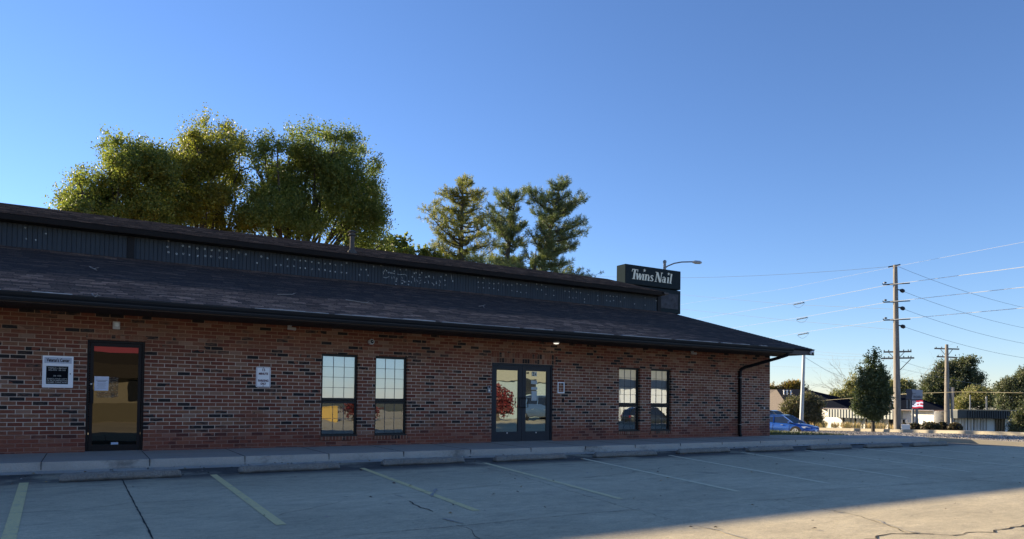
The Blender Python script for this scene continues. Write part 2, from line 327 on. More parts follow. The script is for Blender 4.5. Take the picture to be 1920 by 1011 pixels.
def glass(name, refl, tint, body=None):
    t = NT(name); gl = t.n('ShaderNodeBsdfGlossy'); gl.inputs['Roughness'].default_value = 0.0; gl.inputs['Color'].default_value = (*tint, 1)
    x = t.xyz(); w = t.noise(t.obj, 1.6, 2, 0.4); bp = t.n('ShaderNodeBump'); bp.inputs['Distance'].default_value = 0.0016; t.l(w, bp.inputs['Height']); t.l(bp.outputs[0], gl.inputs['Normal'])
    if body is None: bd = t.n('ShaderNodeBsdfTransparent'); bd.inputs['Color'].default_value = (0.86, 0.88, 0.88, 1)
    else: bd = t.n('ShaderNodeBsdfDiffuse'); bd.inputs['Color'].default_value = (*body, 1)
    mx = t.n('ShaderNodeMixShader'); mx.inputs[0].default_value = refl; t.l(bd.outputs[0], mx.inputs[1]); t.l(gl.outputs[0], mx.inputs[2]); t.l(mx.outputs[0], t.out.inputs[0]); t.t.nodes.remove(t.b)
    return t.mat
M['glass'] = glass('window_glass', 0.25, (0.82, 0.92, 1.0)); M['glassdoor'] = glass('bronze_tint_glass', 0.075, (1.0, 0.97, 0.88), (0.004, 0.004, 0.003)); M['glassdd'] = glass('green_tint_glass', 0.38, (0.86, 0.96, 0.92), (0.012, 0.012, 0.012))
M['glasscar'] = glass('car_glass', 0.12, (0.9, 0.97, 1.0), (0.012, 0.014, 0.016))
def leafmat(name, cols, trans=0.35):
    t = NT(name); gm = t.n('ShaderNodeNewGeometry'); c = t.ramp(gm.outputs['Random Per Island'], [(i/(len(cols)-1), q) for i, q in enumerate(cols)])
    t.xyz(); n = t.noise(t.obj, 0.55, 3); c = t.mix(1.0, c, t.ramp(n, [(0.3, (0.72, 0.76, 0.8)), (0.7, (1.22, 1.18, 1.0))]), 'MULTIPLY'); t.col(c)
    tr = t.n('ShaderNodeBsdfTranslucent'); t.l(t.mix(0.45, c, (0.24, 0.33, 0.04)), tr.inputs[0]); mx = t.n('ShaderNodeMixShader'); mx.inputs[0].default_value = trans
    t.l(t.b.outputs[0], mx.inputs[1]); t.l(tr.outputs[0], mx.inputs[2]); t.l(mx.outputs[0], t.out.inputs[0]); return t.set(Roughness=0.55)
M['leafA'] = leafmat('leaf_green', [(0.06, 0.09, 0.022), (0.11, 0.145, 0.032), (0.17, 0.20, 0.045), (0.28, 0.28, 0.06)], 0.5)
M['leafB'] = leafmat('leaf_yellowgreen', [(0.09, 0.10, 0.02), (0.17, 0.17, 0.03), (0.28, 0.25, 0.035), (0.42, 0.35, 0.05)], 0.5)
M['leafC'] = leafmat('leaf_mid', [(0.065, 0.095, 0.024), (0.12, 0.155, 0.034), (0.21, 0.22, 0.045), (0.36, 0.33, 0.06)], 0.5)
M['pineG'] = leafmat('pine_green', [(0.065, 0.10, 0.05), (0.12, 0.155, 0.07), (0.21, 0.23, 0.10)], 0.3)
M['pineY'] = leafmat('pine_yellowing', [(0.12, 0.14, 0.06), (0.26, 0.25, 0.075), (0.48, 0.38, 0.08)], 0.4)
M['mapleD'] = leafmat('leaf_dark', [(0.035, 0.055, 0.025), (0.065, 0.09, 0.04), (0.13, 0.15, 0.075)], 0.25)
M['farP'] = leafmat('leaf_pale_olive', [(0.17, 0.17, 0.07), (0.28, 0.26, 0.10), (0.40, 0.35, 0.17)], 0.35)
M['farO'] = leafmat('leaf_orange', [(0.13, 0.09, 0.02), (0.25, 0.15, 0.03), (0.35, 0.2, 0.04)], 0.3)
M['farD'] = leafmat('leaf_deep', [(0.045, 0.062, 0.036), (0.085, 0.10, 0.055), (0.16, 0.155, 0.08)], 0.22)
M['bushB'] = leafmat('leaf_bronze', [(0.045, 0.028, 0.018), (0.085, 0.055, 0.035), (0.13, 0.10, 0.055)], 0.15)
M['bushP'] = leafmat('leaf_brownish', [(0.08, 0.08, 0.04), (0.16, 0.13, 0.07), (0.27, 0.20, 0.12)], 0.25)
M['redleaf'] = leafmat('leaf_red', [(0.03, 0.008, 0.006), (0.09, 0.010, 0.012), (0.17, 0.015, 0.02)], 0.08)
M['straw'] = leafmat('dry_straw', [(0.42, 0.25, 0.10), (0.60, 0.40, 0.18), (0.70, 0.50, 0.27)], 0.35)
M['bark'] = simple('bark', (0.060, 0.050, 0.040), 0.95, var=0.35, scale=12, bump=0.01)
M['palebark'] = simple('pale_bark', (0.27, 0.235, 0.18), 0.95, var=0.25, scale=12)

# ------------------------------------------------------------------ setting
def terrain():
    xs = [-500, -200, -80, -40, 0, 20, 24, 26, 28.5, 32, 36, 42, 50, 60, 70, 80, 95, 130, 200, 400, 900, 1500]; ys = [-900, -300, -100, -60, -30, -20, -10, 0, 10, 20, 40, 70, 120, 300, 900]
    mb = MB(); n = len(ys)
    mb.v = [(x, y, g(x)-0.06) for x in xs for y in ys]
    for i in range(len(xs)-1):
        for j in range(n-1): mb.f.append([i*n+j, (i+1)*n+j, (i+1)*n+j+1, i*n+j+1]); mb.m.append(0)
    t = NT('grass_ground'); t.xyz(); a = t.noise(t.obj, 0.15, 5); b = t.noise(t.obj, 6, 5, 0.8)
    c = t.mix(t.step(a, 0.35, 0.65), (0.05, 0.06, 0.022), (0.14, 0.12, 0.055)); t.col(t.mix(1.0, c, t.ramp(b, [(0.3, (0.6, 0.6, 0.6)), (0.7, (1.4, 1.4, 1.4))]), 'MULTIPLY')); t.bump(b, 0.03)
    tag(mb.build('ground', t.set(Roughness=1.0), normals=False), kind='structure')
terrain()
def sheet(name, poly, mat, dz=0.0, grow=None, kind='structure'):
    mb = MB(); mb.v = [(x, y, g(x)+dz) for x, y in poly]; mb.f = [list(range(len(poly)))]; mb.m = [0]
    return tag(mb.build(name, mat, normals=False), kind=kind)
def lot():
    xs = [-60, -20, 0, 12, 24, 25, 26, 27, 28, 28.6, 29.2]; mb = MB()
    ye = [-2.72, -2.72, -2.72, -2.72, -3.1, -3.1, -1.6, -1.6, -1.6, -1.6, -1.6]
    for i, x in enumerate(xs): mb.v += [(x, -60, g(x)), (x, ye[i], g(x))]
    for i in range(len(xs)-1): mb.f.append([2*i, 2*i+2, 2*i+3, 2*i+1]); mb.m.append(0)
    tag(mb.build('parking_lot', M['lot'], normals=False), kind='structure')
lot()
# raised walk along the wall with its kerb face and gutter pan
WF = [(-30, -2.17), (21.4, -2.20), (23.4, -2.45), (25.15, -2.90)]
WB = [(25.55, -2.55), (25.8, -1.3), (24.0, -0.8), (22.2, 0.0), (20.9, 0.35), (-30, 0.30)]
mb = MB(); top = WF+WB; n = len(top)
mb.v = [(x, y, 0.15) for x, y in top]+[(x, y-(0.035 if i < len(WF) else 0), -0.03) for i, (x, y) in enumerate(top)]
mb.f = [list(range(n))]+[[i, n+i, n+(i+1) % n, (i+1) % n] for i in range(n)]; mb.m = [0]+[1 if i < len(WF) else 0 for i in range(n)]
tag(mb.build('sidewalk', [M['walk'], M['kerbc']]), kind='structure')
mb = MB(); P = [(-30, -2.24), (21.4, -2.27), (23.4, -2.52), (25.0, -2.95)]; Q = [(-30, -2.74), (21.4, -2.74), (23.4, -2.95), (24.8, -3.3)]
for i in range(3): mb.add([(*P[i], 0.006), (*P[i+1], 0.006), (*Q[i+1], 0.005), (*Q[i], 0.005)], [(0, 1, 2, 3)])
tag(mb.build('gutter_pan', M['kerbc'], normals=False), kind='structure')
mb = MB()
for k in range(-8, 16):
    x = -0.62+1.63*k
    mb.box(x-0.006, x+0.006, -2.19, -0.01, 0.1495, 0.1525); mb.box(x-0.005, x+0.005, -2.212, -2.172, 0.02, 0.1515)
tag(mb.build('walk_joints', M['dirt']), kind='structure')
rnd = random.Random(5)
def ribbon(mb, pts, w, z, jag=0.0, step=0.12):
    P = []
    for i in range(len(pts)-1):
        a, b = Vector(pts[i][:2]), Vector(pts[i+1][:2]); m = max(1, int((b-a).length/step)); d = (b-a).normalized(); nrm = Vector((-d.y, d.x))
        for k in range(m): P.append(a+(b-a)*k/m+nrm*rnd.uniform(-jag, jag))
    P.append(Vector(pts[-1][:2]))
    for i in range(len(P)-1):
        d = (P[i+1]-P[i]).normalized(); nn = Vector((-d.y, d.x)); w0 = w*(rnd.uniform(0.4, 1.5) if jag else 1); w1 = w*(rnd.uniform(0.4, 1.5) if jag else 1)
        mb.add([(*(P[i]-nn*w0/2), z+g(P[i].x)), (*(P[i+1]-nn*w1/2), z+g(P[i+1].x)), (*(P[i+1]+nn*w1/2), z+g(P[i+1].x)), (*(P[i]+nn*w0/2), z+g(P[i].x))], [(0, 1, 2, 3)])
LP = lambda pts: [atZ(x, y)[:2] for x, y in pts]
mb = MB()
for pts, w, j in [([(228, 898), (287, 1011)], 0.022, 0.004), ([(0, 964), (150, 956), (240, 944), (400, 938)], 0.010, 0.02), ([(640, 934), (770, 924), (815, 921), (940, 909), (1060, 901), (1160, 898)], 0.012, 0.02),
                  ([(640, 1006), (870, 986), (1100, 963), (1200, 956)], 0.012, 0.008), ([(873, 868), (1000, 900), (1120, 937), (1200, 958), (1260, 975)], 0.010, 0.03), ([(770, 940), (790, 952), (812, 960)], 0.022, 0.04),
                  ([(1065, 898), (1160, 890), (1290, 870)], 0.014, 0.05), ([(1200, 900), (1330, 889), (1400, 885)], 0.010, 0.04), ([(1180, 903), (1340, 905), (1480, 911)], 0.008, 0.02),
                  ([(1280, 951), (1370, 943), (1470, 936), (1520, 932)], 0.010, 0.006), ([(1480, 922), (1640, 913), (1790, 903), (1870, 895), (1920, 891)], 0.012, 0.02), ([(1465, 936), (1520, 950), (1600, 965), (1650, 980), (1700, 1000)], 0.012, 0.03),
                  ([(1600, 860), (1690, 876), (1780, 894), (1870, 905), (1920, 911)], 0.010, 0.03), ([(1620, 1011), (1690, 1000), (1780, 1003), (1860, 998), (1920, 985)], 0.030, 0.05), ([(860, 985), (890, 1000), (900, 1011)], 0.012, 0.03), ([(520, 967), (600, 950), (640, 940)], 0.008, 0.03)]:
    ribbon(mb, LP(pts), w*0.7, 0.004, j)
tag(mb.build('pavement_cracks', M['dirt'], normals=False), kind='structure')
mb = MB()
for pts, w, j in [([(1640, 975), (1680, 990), (1705, 998), (1720, 999)], 0.03, 0.03), ([(1300, 985), (1345, 995), (1400, 1011)], 0.02, 0.02), ([(835, 973), (850, 978), (868, 982)], 0.03, 0.03), ([(738, 929), (755, 932)], 0.03, 0.03), ([(809, 931), (818, 917)], 0.04, 0.02)]:
    ribbon(mb, LP(pts), w, 0.008, j)
tag(mb.build('crack_edges', M['crackfill'], normals=False), kind='structure')
mb = MB()
for i in range(len(WF)-1): (xa, ya), (xb, yb) = WF[i], WF[i+1]; mb.add([(xa, ya-0.001, 0.1515), (xb, yb-0.001, 0.1515), (xb, yb+0.055, 0.1515), (xa, ya+0.055, 0.1515)], [(0, 1, 2, 3)])
tag(mb.build('walk_nosing', concrete('nosing_concrete', (0.34, 0.32, 0.27), (0.62, 0.58, 0.50), 0.5, 0.2), normals=False), kind='structure')
# parking lines
for k, (a, b, w) in enumerate([((-0.745, -3.97), (-0.53, -9.6), .115), ((1.83, -3.92), (1.73, -9.1), .105), ((4.40, -3.84), (3.93, -9.19), .10), ((7.01, -3.78), (6.11, -9.18), .10), ((9.55, -3.73), (8.19, -9.34), .10), ((12.11, -3.8), (10.38, -9.29), .10),
                  ((14.63, -3.81), (12.5, -9.38), .10), ((17.05, -3.94), (14.83, -9.27), .10), ((19.46, -4.08), (17.12, -9.22), .10), ((21.56, -4.26), (19.6, -9.5), .10), ((-3.3, -4.0), (-3.1, -9.3), .11)]):
    mb = MB(); ribbon(mb, [a, b], w, 0.004, 0, 2.0); tag(mb.build('parking_line', M['paint'], normals=False), kind='structure')
# spalled patch on the kerb face and on the walk edge
mb = MB(); q = [(-2.6, 0.02), (-0.5, 0.02), (-0.55, 0.055), (-0.72, 0.07), (-0.78, 0.10), (-0.86, 0.115), (-0.93, 0.10), (-1.03, 0.085), (-1.12, 0.118), (-1.3, 0.10), (-1.7, 0.115), (-2.6, 0.10)]
mb.add([(x, -2.178-(0.15-z)*0.2, z) for x, z in q], [list(range(len(q)))]); tag(mb.build('kerb_patch', M['patch'], normals=False), kind='structure')

rg0 = random.Random(77); mb = MB()
for _ in range(420):
    x = rg0.uniform(-2, 24); y = -2.32-abs(rg0.gauss(0, 0.75)) if rg0.random() < 0.7 else rg0.uniform(-12, -2.4); r = rg0.uniform(0.012, 0.034); a = rg0.uniform(0, 6.28); z = g(x)+0.012
    mb.add([(x+math.cos(a)*r, y+math.sin(a)*r, z), (x+math.cos(a+1.6)*r*.6, y+math.sin(a+1.6)*r*.6, z+0.006+r*.4), (x-math.cos(a)*r, y-math.sin(a)*r, z+r*.25), (x-math.cos(a+1.6)*r*.6, y-math.sin(a+1.6)*r*.6, z)], [(0, 1, 2, 3)], rg0.choice((0, 0, 1, 2)))
tag(mb.build('leaf_litter', [simple('dead_leaf', (0.06, 0.045, 0.03), .9), simple('dry_leaf', (0.30, 0.21, 0.10), .9), simple('grit', (0.35, 0.32, 0.27), .9)], normals=False), 'small dead leaves and grit scattered over the lot near the kerb', 'litter', kind='stuff')

# wheel stops
def wheel_stop(x0, y0, x1, y1, label, seed):
    rr = random.Random(seed); c = ((x0+x1)/2, (y0+y1)/2+0.08); z0 = g(c[0]); a = Vector((x0, y0, 0)); b = Vector((x1, y1, 0)); d = (b-a); L = d.length; d.normalize(); nrm = Vector((-d.y, d.x, 0))
    bm = bmesh.new(); N = 36; prof = [(0.0, 0.0), (0.0, 0.05), (0.025, 0.105), (0.05, 0.125), (0.115, 0.125), (0.14, 0.105), (0.165, 0.05), (0.165, 0.0)]; rings = []
    for i in range(N+1):
        t = i/N; e = min(t, 1-t)*L; sh = 1.0 if e > 0.05 else 0.72+0.28*math.sqrt(e/0.05); ring = []
        for (py, pz) in prof:
            j = rr.gauss(0, 0.0035); wear = -abs(rr.gauss(0, 0.006)) if 0.03 < pz else 0
            p = a+d*(t*L)+nrm*(0.0825+(py-0.0825)*(0.9+0.1*sh)+j); ring.append(bm.verts.new((p.x, p.y, z0+0.006+max(0, pz*sh+wear))))
        rings.append(ring)
    for i in range(N):
        for k in range(len(prof)-1): bm.faces.new((rings[i][k], rings[i+1][k], rings[i+1][k+1], rings[i][k+1]))
    bm.faces.new(rings[0][::-1]); bm.faces.new(rings[-1]); bmesh.ops.recalc_face_normals(bm, faces=bm.faces)
    me = bpy.data.meshes.new('wheel_stop'); bm.to_mesh(me); bm.free()
    tag(finish('wheel_stop', me, M['stop'], None, (c[0], c[1], z0)), label, 'wheel stop', 'concrete wheel stops along the kerb')
ST = [(-0.31, -4.15, 1.33, -4.10, 'concrete wheel stop in front of the brown glass door, leftmost of the row'),
      (2.24, -3.95, 3.97, -3.90, 'speckled wheel stop below the small white parking sign'),
      (4.88, -3.70, 6.63, -3.66, 'wheel stop with dark grime at its foot, below the left pair of windows'),
      (7.32, -3.76, 9.13, -3.72, 'wheel stop below the left leaf of the double door'),
      (9.92, -3.77, 11.73, -3.80, 'wheel stop below the empty white picture frame'),
      (12.61, -3.66, 14.44, -3.62, 'wheel stop below the windows right of the double door'),
      (14.92, -3.85, 16.66, -3.87, 'wheel stop between the right pair of windows and the downspout'),
      (17.3, -3.95, 19.08, -4.0, 'wheel stop just right of the downspout, fourth from the right end of the row'),
      (19.73, -4.08, 21.41, -4.15, 'wheel stop past the building corner, second from the right end of the row'),
      (21.85, -4.26, 23.77, -4.28, 'rightmost wheel stop, at the end of the raised walk')]
for i, a in enumerate(ST): wheel_stop(*a, seed=i+1)
ST2 = None

# near kerb of the gravel island, gravel, far kerb
def kerb(name, pts, w, h, mat):
    mb = MB(); N = []
    for i, p in enumerate(pts):
        a, b = pts[max(i-1, 0)], pts[min(i+1, len(pts)-1)]; d = Vector((b[0]-a[0], b[1]-a[1])).normalized(); N.append(Vector((d.y, -d.x)))
    for p, n in zip(pts, N):
        for o, z in ((-w/2, -0.3), (-w/2+0.02, h), (w/2-0.02, h), (w/2, -0.3)): mb.v.append((p[0]+n.x*o, p[1]+n.y*o, p[2]+z))
    for i in range(len(pts)-1):
        for k in range(3): mb.f.append([i*4+k, i*4+k+1, i*4+k+5, i*4+k+4]); mb.m.append(0)
    mb.f += [[0, 1, 2, 3], [len(pts)*4-4+k for k in range(4)]]; mb.m += [0, 0]
    return tag(mb.build(name, mat), kind='structure')
NK = [(26.0, -1.35), (27.9, -1.75), (28.6, -2.6), (29.0, -4.3), (29.3, -8), (29.4, -30)]
kerb('kerb', [(x, y, g(x)) for x, y in NK], 0.30, 0.17, M['tankerb'])
NK3 = [(x, y, g(x)) for x, y in NK]
FK = [at(x, y, d) for x, y, d in [(1440, 807, 66), (1530, 807.5, 64), (1600, 809, 62), (1760, 813, 58), (1850, 815.5, 56), (1920, 818, 55), (2100, 827, 52)]]
kerb('far_kerb', [tuple(p) for p in FK], 0.7, 0.24, M['tankerb'])
def gravel():
    t = NT('gravel_bed'); t.xyz(); v = t.n('ShaderNodeTexVoronoi'); t.l(t.obj, v.inputs['Vector']); v.inputs['Scale'].default_value = 4.0
    sp = t.n('ShaderNodeSeparateXYZ'); t.l(v.outputs['Color'], sp.inputs[0])
    t.col(t.ramp(sp.outputs[0], [(0, (0.10, 0.09, 0.08)), (0.5, (0.26, 0.225, 0.19)), (0.85, (0.40, 0.36, 0.31)), (1, (0.6, 0.56, 0.5))])); t.bump(v.outputs['Distance'], 0.06); m = t.set(Roughness=1.0)
    near = [(26.0, 3.0), (26.2, -1.05), (28.1, -1.4), (28.95, -2.5), (29.35, -4.3), (29.65, -8), (29.75, -30)]; mb = MB(); rows = []
    for k in range(7):
        s = k/6; row = []
        for i, (x, y) in enumerate(near):
            fx, fy, fz = FK[min(i, 6)]; X = x+(fx-x)*s; Y = y+(fy-y)*s; a = g(x)+0.13 if i else -0.02; z = a+(fz+0.04-a)*s; row.append((X, Y, z-0.02))
        rows.append(row)
    for r in rows: mb.v += r
    for k in range(6):
        for i in range(6): a = k*7+i; mb.f.append([a, a+7, a+8, a+1]); mb.m.append(0)
    tag(mb.build('gravel', m, normals=False), kind='stuff')
    tag(bpy.data.objects['gravel'], 'bed of mixed brown and grey gravel in the island beyond the walk', 'gravel')
    rr = random.Random(3); mb = MB()
    for _ in range(6000):
        s = rr.random()**1.3; i = rr.uniform(0, 5.99); k = int(i); u = i-k; A = Vector(rows[0][k]).lerp(Vector(rows[0][k+1]), u); B = Vector(rows[6][k]).lerp(Vector(rows[6][k+1]), u); p = A.lerp(B, s); r = rr.uniform(0.02, 0.05)
        vs = [p+Vector((r*math.cos(a), r*math.sin(a), 0)) for a in (0, 1.5, 3.1, 4.6)]+[p+Vector((0, 0, r*0.9))]
        mb.add(vs, [(0, 1, 4), (1, 2, 4), (2, 3, 4), (3, 0, 4)], rr.randrange(3))
    tag(mb.build('loose_stones', [simple('stone_a', (0.42, 0.38, 0.32), 0.9), simple('stone_b', (0.22, 0.19, 0.16), 0.9), simple('stone_c', (0.10, 0.09, 0.085), 0.9)]), 'loose stones scattered over the gravel island', 'stones', kind='stuff')
gravel()

# ------------------------------------------------------------------ the brick building
B = empty('brick_building', (0, 0, 0), 'long low brown brick commercial building with black shingled roof and navy clerestory band', 'building')
XL, XR, ZS = -16.0, 20.47, 2.93
OPEN = [(0.005, 1.03, 0.15, 2.405), (4.72, 5.60, 0.385, 2.335), (6.036, 6.875, 0.385, 2.33), (9.306, 11.288, 0.15, 2.292), (13.685, 14.516, 0.385, 2.315), (14.96, 15.80, 0.385, 2.312)]
def wall():
    xs = sorted(set([XL, XR]+[o[0] for o in OPEN]+[o[1] for o in OPEN])); zs = sorted(set([0.0, ZS]+[o[2] for o in OPEN]+[o[3] for o in OPEN])); mb = MB()
    for i in range(len(xs)-1):
        for j in range(len(zs)-1):
            cx, cz = (xs[i]+xs[i+1])/2, (zs[j]+zs[j+1])/2
            if any(o[0] < cx < o[1] and o[2] < cz < o[3] for o in OPEN): continue
            mb.add([(xs[i], 0, zs[j]), (xs[i+1], 0, zs[j]), (xs[i+1], 0, zs[j+1]), (xs[i], 0, zs[j+1])], [(0, 1, 2, 3)])
    for x0, x1, z0, z1 in OPEN:
        D = 0.24
        mb.add([(x0, 0, z0), (x0, 0, z1), (x0, D, z1), (x0, D, z0)], [(0, 1, 2, 3)]); mb.add([(x1, 0, z0), (x1, D, z0), (x1, D, z1), (x1, 0, z1)], [(0, 1, 2, 3)])
        mb.add([(x0, 0, z1), (x1, 0, z1), (x1, D, z1), (x0, D, z1)], [(0, 1, 2, 3)]); mb.add([(x0, 0, z0), (x0, D, z0), (x1, D, z0), (x1, 0, z0)], [(0, 1, 2, 3)])
    Yb = 11.5
    mb.add([(XR, 0, 0), (XR, Yb, 0), (XR, Yb, 5.0), (XR, 5.2, 4.93), (XR, 0, 3.42)], [(0, 1, 2, 3, 4)]); mb.add([(XL, 0, 0), (XL, 0, 3.42), (XL, 5.2, 4.93), (XL, Yb, 5.0), (XL, Yb, 0)], [(0, 1, 2, 3, 4)])
    mb.add([(XL, Yb, 0), (XL, Yb, 6.1), (XR, Yb, 6.1), (XR, Yb, 0)], [(0, 1, 2, 3)])
    return mb.build('wall', M['brick'], B, normals=False)
WALL = wall()
mb = MB(); mb.box(9.27, 11.36, -0.004, 0.05, 2.30, 2.57); mb.build('soldier_course', M['soldier'], B)
mb = MB(); mb.box(-0.02, 1.06, -0.004, 0.05, 2.412, 2.512); mb.build('soldier_course', M['soldier'], B)
SLOPE = 0.281
def roof_courses(y0, z0, y1, x0, x1, name, mat):
    mb = MB(); y = y0; st = 0.135
    while y < y1-1e-6:
        ya, yb = y, min(y+st, y1); za, zb = z0+(ya-y0)*SLOPE, z0+(yb-y0)*SLOPE
        mb.add([(x0, ya, za+0.010), (x1, ya, za+0.010), (x1, yb, zb), (x0, yb, zb)], [(0, 1, 2, 3)]); mb.add([(x0, ya, za), (x1, ya, za), (x1, ya, za+0.010), (x0, ya, za+0.010)], [(0, 1, 2, 3)]); y += st
    return mb.build(name, mat, B, normals=False)
RX = 20.93
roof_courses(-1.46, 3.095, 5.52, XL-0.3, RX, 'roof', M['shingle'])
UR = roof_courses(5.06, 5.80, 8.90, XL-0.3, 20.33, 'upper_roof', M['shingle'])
mb = MB(); mb.prism([(-1.45, 3.085), (5.5, 5.045), (5.5, 4.93), (-1.40, 2.985)], XL-0.3, RX-0.02); mb.build('roof_deck', M['black'], B)
mb = MB(); mb.prism([(5.07, 5.79), (8.9, 6.868), (11.9, 6.05), (11.9, 5.93), (8.9, 6.70), (5.11, 5.66)], XL-0.3, 20.31); mb.build('upper_roof_deck', M['black'], B)
mb = MB(); mb.prism([(5.11, 5.67), (5.14, 5.67), (5.14, 5.79), (5.11, 5.79)], XL, 20.30); mb.box(20.2, 20.45, 5.02, 5.30, 5.70, 5.775); mb.build('upper_fascia', M['fascia'], B)
mb = MB(); mb.box(XL, 20.30, 5.145, 5.60, 5.655, 5.668); mb.build('upper_soffit', M['soffit'], B)
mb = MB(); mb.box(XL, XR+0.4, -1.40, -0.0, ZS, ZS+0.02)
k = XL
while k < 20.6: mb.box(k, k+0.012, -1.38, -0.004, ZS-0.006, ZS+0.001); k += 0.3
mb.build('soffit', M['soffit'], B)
mb = MB(); mb.box(XL, RX-0.01, -1.425, -1.398, 2.905, 3.08)                                    # front fascia board
mb.prism([(-1.40, 2.905), (5.45, 4.83), (5.45, 4.95), (-1.40, 3.06)], RX-0.045, RX-0.012); mb.build('fascia', M['fascia'], B)
mb = MB(); gp = [(-1.43, 2.925), (-1.50, 2.925), (-1.515, 2.965), (-1.515, 2.985), (-1.545, 3.02), (-1.56, 3.065), (-1.56, 3.085), (-1.545, 3.085), (-1.54, 3.06), (-1.50, 2.99), (-1.43, 2.95)]
mb.prism(gp, XL, 19.72); mb.build('gutter', M['gutter'], B)
mb = MB(); rr = random.Random(11); x = -2.6                                                     # bare drip-edge metal showing in runs
for a, b in [(-0.85, -0.25), (2.9, 4.4), (4.55, 6.9), (7.1, 9.2), (9.35, 10.2), (10.9, 12.2), (12.5, 14.3), (14.5, 16.2), (16.4, 17.6), (18.1, 18.4), (-2.2, -1.3)]:
    m = 6
    for i in range(m):
        xa, xb = a+(b-a)*i/m, a+(b-a)*(i+1)/m; h = rr.uniform(0.006, 0.018); mb.box(xa, xb, -1.563, -1.475, 3.0865, 3.089+h)
    mb.build('drip_edge', M['flash'], B); mb = MB()
# gutter outlet and downspout
mb = MB(); w = 0.085; pts = [(19.50, -1.47, 2.93), (19.50, -1.47, 2.86), (19.36, -1.32, 2.79), (18.92, -0.13, 2.46), (18.87, -0.07, 2.36), (18.87, -0.07, 0.24), (18.87, -0.12, 0.16)]
for i in range(len(pts)-1): mb.beam(pts[i], pts[i+1], 0.075, 0.095, up=(0.02, 1, 0.03))
mb.tube([(19.50, -1.47, 2.93), (19.50, -1.47, 2.86)], 0.065); ds = mb.build('downspout', M['black'], B, bevel=0.006)
for z in (0.55, 2.12): mb = MB(); mb.box(18.81, 18.93, -0.122, -0.005, z, z+0.022); mb.build('strap', M['steel'], ds)
# clerestory siding
mb = MB(); mb.box(XL, 20.40, 5.53, 5.60, 4.9, 5.70); x = XL
while x < 20.28:
    mb.box(x+0.006, x+0.1015, 5.497, 5.54, 5.0, 5.70); x += 0.1075
CL = mb.build('clerestory_wall', M['siding'], B)
mb = MB(); mb.box(0.88, 1.05, 5.46, 5.56, 5.02, 5.69); mb.build('clerestory_post', M['black'], CL); mb = MB(); mb.box(20.25, 20.44, 5.46, 5.58, 5.02, 5.69); mb.box(20.36, 20.42, 5.58, 9.0, 4.9, 5.7); mb.build('clerestory_post', M['black'], CL)
mb = MB(); mb.prism([(5.6, 5.0), (8.9, 5.0), (11.4, 5.0), (11.4, 6.05), (8.9, 6.72), (5.6, 5.8)], 20.30, 20.38); mb.build('gable_panel', M['black'], B)
# ghost marks where sign letters were fixed: rings, blobs and strokes of putty on the siding
mb = MB(); rr = random.Random(2); Ym = 5.489
def mark(px, py, r=0.028, kind=None):
    p = atY(px, py, Ym); kind = kind or rr.choice('bbrrr'); n = 9; c = Vector(p)
    if kind == 'b':
        vs = [c+Vector((math.cos(a*2*math.pi/n)*r*rr.uniform(.6, 1.1), 0, math.sin(a*2*math.pi/n)*r*rr.uniform(.6, 1.2))) for a in range(n)]
        mb.add(vs, [list(range(n))]); return
    for a in range(n):
        if rr.random() < 0.15: continue
        t0, t1 = a*2*math.pi/n, (a+1)*2*math.pi/n; ri = r*0.5
        mb.add([c+Vector((math.cos(t)*q, 0, math.sin(t)*q)) for t, q in ((t0, ri), (t1, ri), (t1, r), (t0, r))], [(0, 1, 2, 3)])
def stroke(px0, py0, px1, py1, w=0.014):
    a, b = Vector(atY(px0, py0, Ym)), Vector(atY(px1, py1, Ym)); d = (b-a).normalized(); n = Vector((-d.z, 0, d.x))*w/2; mb.add([a-n, b-n*rr.uniform(.4, 1), b+n, a+n*rr.uniform(.4, 1)], [(0, 1, 2, 3)])
for sx, sy in [(16, 21), (43, 22), (14, 33), (16, 43), (31, 46), (43, 31), (44, 46), (55, 33), (55, 48), (70, 36), (71, 50), (84, 37), (85, 50), (97, 39), (96, 51), (111, 40), (112, 53), (125, 42), (125, 54), (138, 36), (137, 56), (148, 44), (161, 47), (190, 51)]:
    mark(300+sx, 430+sy)
for sx, sy in [(40, 240), (84, 250), (8, 285), (145, 300), (182, 300), (230, 256), (280, 262), (322, 267), (360, 270), (406, 277), (457, 285), (503, 290), (540, 290), (580, 298), (625, 300), (660, 285), (230, 308), (277, 308), (322, 320), (360, 323), (409, 330), (458, 331), (503, 336), (540, 345), (578, 350), (624, 353), (660, 357), (803, 333), (765, 333), (755, 372), (817, 375), (858, 312)]:
    mark(480+sx/3.888, 420+sy/3.888, 0.026)
for sx, sy in [(160, 85), (265, 190), (300, 230), (350, 235), (415, 245), (465, 345), (455, 400), (450, 470), (575, 440), (705, 465), (655, 170), (855, 230), (970, 230), (820, 240), (930, 270), (1055, 315), (1355, 305), (1455, 275), (1430, 380), (1440, 480), (1325, 480), (1590, 395), (1030, 425), (540, 170), (620, 410), (710, 400), (780, 310), (1110, 300), (1210, 470), (1260, 440), (420, 200)]:
    mark(700+sx/10.667, 490+sy/10.667, 0.024)
